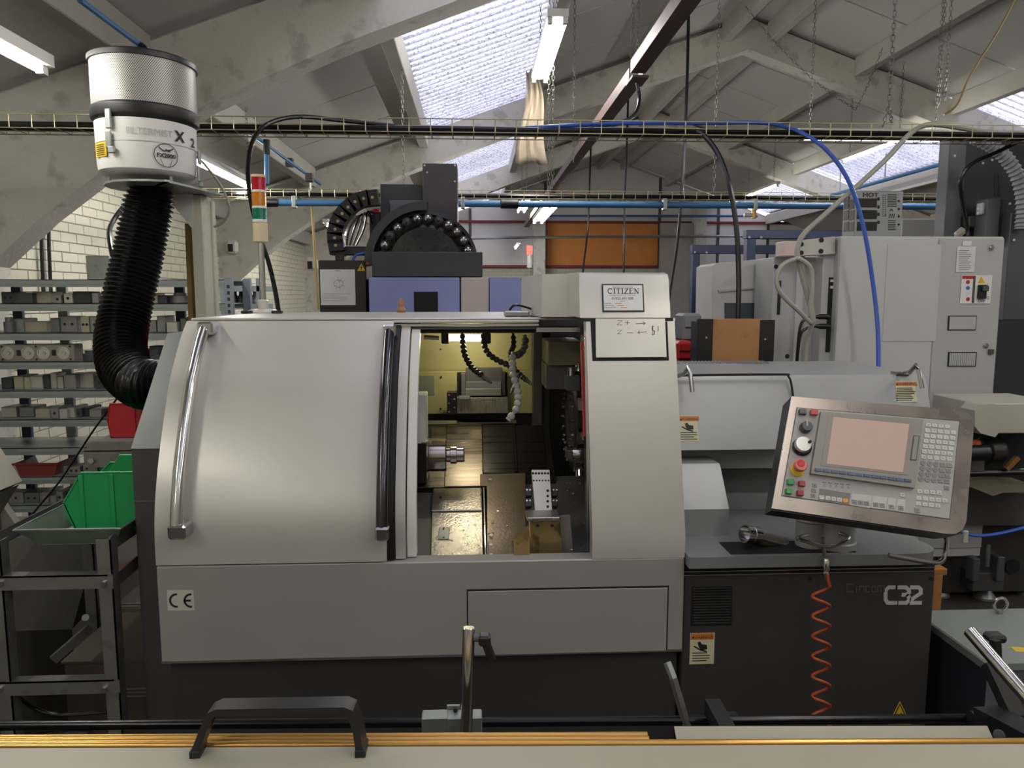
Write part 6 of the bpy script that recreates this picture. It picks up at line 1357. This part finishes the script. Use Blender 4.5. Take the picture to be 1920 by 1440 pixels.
# resistor box on the cabinet roof
RB = thing('resistor_box', (W(1640, 440, 3.85).x, 3.9, zt5), 'grey louvred metal box marked HOT on the white cabinet roof', 'box')
M_rb = mat('grey_zinc_plate', '8d9092', .45, .4, .05, 5)
x0, x1 = W(1603, 400, 3.85).x, W(1692, 400, 3.85).x; xlft = W(1575, 400, 4.0).x; zt6 = W(1650, 358, 3.85).z
MB().box(x0, x1, 3.85, 3.98, zt5, zt6, .003).build('body', M_rb, RB); FB = front(3.85)
FS = Fr((x0, 3.85, 0), (0, -1, 0), (0, 0, 1))
for r_ in range(3):
    for x_s in (1583, 1593): MB().fbox(FS, x_s, 375+r_*21, x_s+8, 391+r_*21, 0, .002).build('side_louvre', M_dark2, RB)
for y in (371, 385, 406): MB().fdisc(FS, 1592, y, .008, 0, .002, 12).build('hole', M_ink, RB)
for r_ in range(3):
    for k in range(14): MB().fbox(FB, 1607+k*2.7, 372+r_*22, 1608.5+k*2.7, 389+r_*22, 0, .0015).build('slot', M_ink, RB)
for k in range(8): MB().fbox(FB, 1664, 364+k*3.2, 1681, 365.4+k*3.2, 0, .0015).build('slot', M_ink, RB)
for k in range(6): MB().fbox(FB, 1665, 413+k*3.4, 1679, 414.4+k*3.4, 0, .0015).build('slot', M_ink, RB)
dots = MB()
for j in range(2):
    for k in range(11): dots.fdisc(FB, 1655.5+j*4.5, 366+k*3.9, .0028, 0, .0015, 8)
dots.build('perforations', M_ink, RB)
for y in (377, 392, 406, 421): MB().fdisc(FB, 1685, y, .006, 0, .002, 10).build('hole', M_ink, RB); MB().fbox(FB, 1645, y-7, 1649, y-1, 0, .0015).build('slot', M_ink, RB)
wv = MB(FB.M)
for k in range(3): wv.stroke([FB.uv(1668+k*4+1.2*math.sin(i*1.2), 401+i*1.6) for i in range(6)], .004, .0015)
wv.stroke([FB.uv(1661, 402), FB.uv(1659, 406)], .004, .0015); wv.stroke([FB.uv(1684, 402), FB.uv(1686, 406)], .004, .0015); wv.stroke([FB.uv(1668, 396), FB.uv(1671, 392), FB.uv(1674, 396)], .004, .0015)
wv.build('heat_symbol', M_ink, RB)
tx_ = MB(FB.M); tx_.text('HOT', *FB.uv(1617, 369), .030, .0015, bold=.001, sx=1.3); tx_.build('lettering', M_ink, RB)
# white box farther behind the resistor
tag(MB().fbox(front(5.2), 1690, 409, 1755, 470, -.3, 0, .01).build('roof_cabinet', M_wm), 'pale box between the louvred box and the dark column', 'box')
# ================================================================== bar feeder in the foreground
def V(px, py, t): return CAM + ray(px, py)*t          # t = distance along the viewing axis
BF = thing('bar_feeder', (.1, 1.0, 0), 'cream bar feeder trough crossing the bottom of the picture', 'bar feeder')
tq = 1.15
eL, eR = V(-500, 1405, tq), V(2420, 1393, tq); ez = (eL.z+eR.z)/2
ax = (eR-eL); ax.z = 0; ax.normalize(); nr = Vector((ax.y, -ax.x, 0)); nr = nr if nr.y < 0 else -nr     # towards the viewer
eL = Vector((eL.x, eL.y, V(-500, 1405, tq).z)); 
def P(p, toward, up): return p+nr*toward+Vector((0, 0, up))
m_ = MB(); m_.slab(P(eL, 0, 0), P(eL, .2, -.01), P(eR, .2, -.01), P(eR, 0, 0), .004); m_.slab(P(eR, .2, -.01), P(eL, .2, -.01), P(eL, .2, -.35), P(eR, .2, -.35), -.004); m_.build('cover', M_cream, BF)
m_ = MB(); m_.slab(P(eL, 0, -.001), P(eR, 0, -.001), P(eR, -.035, -.035), P(eL, -.035, -.035), .004); m_.slab(P(eL, -.035, -.035), P(eR, -.035, -.035), P(eR, -.075, -.04), P(eL, -.075, -.04), .004); m_.build('trough', M_cream, BF)
m_ = MB(); m_.box(-1.2, 1.6, .99, 1.0, 0, .1) if False else None
for s_ in (.15, .85):
    c = eL.lerp(eR, s_); MB().box(c.x-.06, c.x+.06, c.y-.18, c.y+.03, 0, c.z-.045).build('pedestal', M_cream, BF)
M_far = M_cream
f0_, f1_ = V(1270, 1379, 1.235), V(1866, 1378, 1.235)
MB().slab(f0_+Vector((0, 0, -.012)), f1_+Vector((0, 0, -.012)), f1_+Vector((0, .02, .004)), f0_+Vector((0, .02, .004)), .003).build('far_lip', M_cream, BF)
def rod(pa, pb, r, label):
    return tag(MB().cyl(pa, pb, r, 14, .001).build('brass_rod', M_brass), label, 'rod', 'brass bars in the feeder trough')
rod(V(-420, 1400, 1.16), V(2340, 1389, 1.16), .0055, 'front brass bar in the feeder trough, running the full width')
rod(V(-420, 1393, 1.172), V(1217, 1386, 1.172), .0055, 'brass bar behind the front one, ending near the dark lever arm')
rod(V(-420, 1386, 1.185), V(1214, 1378.5, 1.185), .0055, 'rearmost brass bar in the feeder trough')
# black grab handle bridging the trough
hd = thing('grab_handle', V(530, 1400, 1.14), 'black bent-strip grab handle on the cream feeder cover', 'handle')
hp2 = [V(372, 1402, 1.14), V(388, 1360, 1.14), V(402, 1330, 1.14), V(412, 1326, 1.14), V(650, 1322, 1.14), V(660, 1326, 1.14), V(672, 1360, 1.14), V(678, 1400, 1.14)]
m_ = MB(); N_h = len(hp2); vs_ = []
for i, p in enumerate(hp2):
    t = (hp2[min(i+1, N_h-1)]-hp2[max(i-1, 0)]).normalized(); dpt = Vector((0, 1, 0)); sd = t.cross(dpt).normalized(); w2 = .02
    for a, b in ((-1, -1), (1, -1), (1, 1), (-1, 1)): vs_.append(p+sd*(a*.0055)+nr*(-b*w2*.8))
m_.add(vs_, [(i*4+k, i*4+(k+1) % 4, i*4+4+(k+1) % 4, i*4+4+k) for i in range(N_h-1) for k in range(4)]+[(3, 2, 1, 0), (N_h*4-4, N_h*4-3, N_h*4-2, N_h*4-1)])
m_.build('strip', M_black, hd)
for p in (hp2[0], hp2[-1]): MB().box(p.x-.008, p.x+.008, p.y-.017, p.y+.017, p.z-.012, p.z+.004, .001).build('foot', M_black, hd)
# linkage behind the trough
LK = thing('feeder_linkage', (.1, 1.36, .5), 'black shaft with clamps and levers running behind the feeder trough', 'linkage')
MB().cyl(V(-420, 1364, 1.4), V(1852, 1347, 1.4), .0088, 16).build('shaft', mat('black_bar', '1d1d20', .25, .6), LK)
MB().fbox(front(1.305), 790, 1347, 842, 1376, -.03, 0, .002).build('clamp_block', M_gal, LK); MB().fbox(front(1.30), 838, 1347, 904, 1376, -.03, 0, .002).build('clamp_block', M_gal, LK); MB().fbox(front(1.33), 838, 1324, 862, 1346, -.006, 0).build('clamp_tab', M_gal, LK); MB().fdisc(front(1.325), 854, 1329, .004, 0, .007, 10).build('tab_hole', M_ink, LK)
st_ = MB().cyl(V(874, 1385, 1.36), V(879, 1176, 1.36), .0112, 24, .0015).build('polished_post', M_chrome, LK)
lv = MB().cyl(V(888, 1196, 1.36), V(903, 1197, 1.36), .007, 12).build('clamp_screw', M_dark2, LK)
MB().fbox(front(V(905, 1197, 1.36).y), 897, 1189, 920, 1208, -.012, .012, .004).build('clamp_lever_hub', M_black, LK); MB().bar(V(911, 1205, 1.355), V(923, 1238, 1.355), .008, .014).build('clamp_lever', M_black, LK)
MB().bar(V(1251, 1242, 1.42), V(1264, 1275, 1.41), .012, .008).build('dark_lever', M_gal, LK); MB().bar(V(1262, 1272, 1.41), V(1290, 1368, 1.39), .012, .01).build('dark_lever', M_dark2, LK)
MB().bar(V(1335, 1324, 1.39), V(1372, 1392, 1.28), .028, .03).build('black_arm', M_black, LK)
for px, py in ((1336, 1331), (1345, 1343)): MB().cyl(V(px, py, 1.365), V(px, py+2, 1.36), .006, 6).build('socket_screw', M_steel, LK)
MB().fbox(front(1.33), 1326, 1345, 1384, 1395, -.02, 0, .002).build('arm_mount', M_black, LK)
MB().cyl(V(1820, 1352, 1.38), V(1868, 1352, 1.38), .018, 16).build('shaft_collar', M_black, LK)
MB().bar(V(1850, 1345, 1.36), V(1990, 1420, 1.2), .05, .04).build('pivot_arm', M_black, LK); MB().cyl(V(1873, 1378, 1.26), V(1874, 1380, 1.25), .009, 12).build('pivot_bolt', M_dark2, LK)
MB().cyl(V(1817, 1182, 1.36), V(1990, 1382, 1.2), .0115, 20, .0015).build('polished_post', M_chrome, LK)
MB().bar(V(1858, 1245, 1.40), V(1905, 1345, 1.34), .03, .02).build('pivot_link', M_black, LK); MB().fbox(front(1.32), 1853, 1190, 1884, 1204, -.02, .01, .005).build('clamp_knob', M_black, LK); MB().bar(V(1866, 1200, 1.4), V(1868, 1250, 1.4), .014, .014).build('knob_stem', M_black, LK)
for s_ in (.25, .78): c = V(-420, 1364, 1.4).lerp(V(1852, 1347, 1.4), s_); MB().box(c.x-.02, c.x+.02, 1.28, c.y+.012, c.z-.06, c.z-.008).build('shaft_bearing', M_dark, LK); 
for s_ in (.25, .78): c = V(-420, 1364, 1.4).lerp(V(1852, 1347, 1.4), s_); MB().box(c.x-.02, c.x+.02, c.y-.02, c.y+.02, 0, c.z-.02).build('leg', M_dark, LK)
# ------------------------------------------------------------------ grey transformer box right of the lathe
zT = .60; g0 = WZ(1850, 1243, zT)
GB = thing('grey_cabinet', (g0.x+.35, g0.y+.25, 0), 'low grey cabinet with an eye bolt on its lid at the lower right', 'cabinet')
yb_ = WZ(1860, 1141, zT).y
MB().box(g0.x+.012, g0.x+.7, g0.y+.012, yb_-.01, .04, zT-.03).build('body', mat('blue_black_panel', '2a2b33', .5), GB)
MB().box(g0.x+.012, g0.x+.7, g0.y+.010, g0.y+.014, .04, zT-.03).build('front_panel', mat('slate_blue_panel', '595b66', .5), GB)
MB().box(g0.x, g0.x+.72, g0.y, yb_, zT-.028, zT, .004).build('lid', mat('lid_grey', '7d837f', .45, .1, .08, 3), GB)
vv = MB().box(g0.x+.05, g0.x+.12, g0.y+.006, g0.y+.011, zT-.2, zT-.07).build('vent', M_ink, GB)
for k in range(9): MB().box(g0.x+.052, g0.x+.118, g0.y+.003, g0.y+.006, zT-.195+k*.014, zT-.188+k*.014).build('slat', M_dark2, vv)
for x in (.03, .62):
    for y in (g0.y+.05, yb_-.1): MB().box(g0.x+x, g0.x+x+.05, y, y+.05, 0, .04).build('foot', M_black, GB)
e0 = WZ(1863, 1143, zT); 
MB().tube([(e0.x+.022*math.cos(t), e0.y-.03, zT+.03+.022*math.sin(t)) for t in [k*2*math.pi/20 for k in range(20)]], .005, 8, closed=True).build('eye_bolt', M_chrome, GB); MB().cyl((e0.x, e0.y-.03, zT), (e0.x, e0.y-.03, zT+.012), .009, 10).build('eye_collar', M_chrome, GB)
a = WZ(1905, 1222, zT); MB().prism([(a.x, a.y), (a.x+.06, a.y-.01), (a.x+.062, a.y+.02), (a.x+.004, a.y+.03)], 'z', zT, zT+.001).build('yellow_label', M_yellow, GB)
# pallet behind the lathe
pq = WZ(1765, 1105, .38); PA = thing('wooden_pallet', (pq.x, pq.y+.2, 0), 'chipboard pallet corner showing beside the lathe cabinet', 'pallet')
M_chip = mat('chipboard', 'a5713a', .8, 0, .3, 30)
MB().fbox(front(3.0), 1700, 1068, 1776, 1079, -.4, 0, .003).build('deck_board', M_chip, PA)
zpa = W(1740, 1079, 3.0).z; zpb = W(1740, 1115, 3.0).z
xp = W(1768, 1090, 3.0).x
MB().box(xp-.09, xp, 3.0, 3.12, 0, zpa, .003).build('block', M_chip, PA); MB().box(xp-.09, xp, 3.28, 3.4, 0, zpa, .003).build('block', M_chip, PA); MB().box(xp-.25, xp-.16, 3.0, 3.12, 0, zpa, .003).build('block', M_chip, PA)
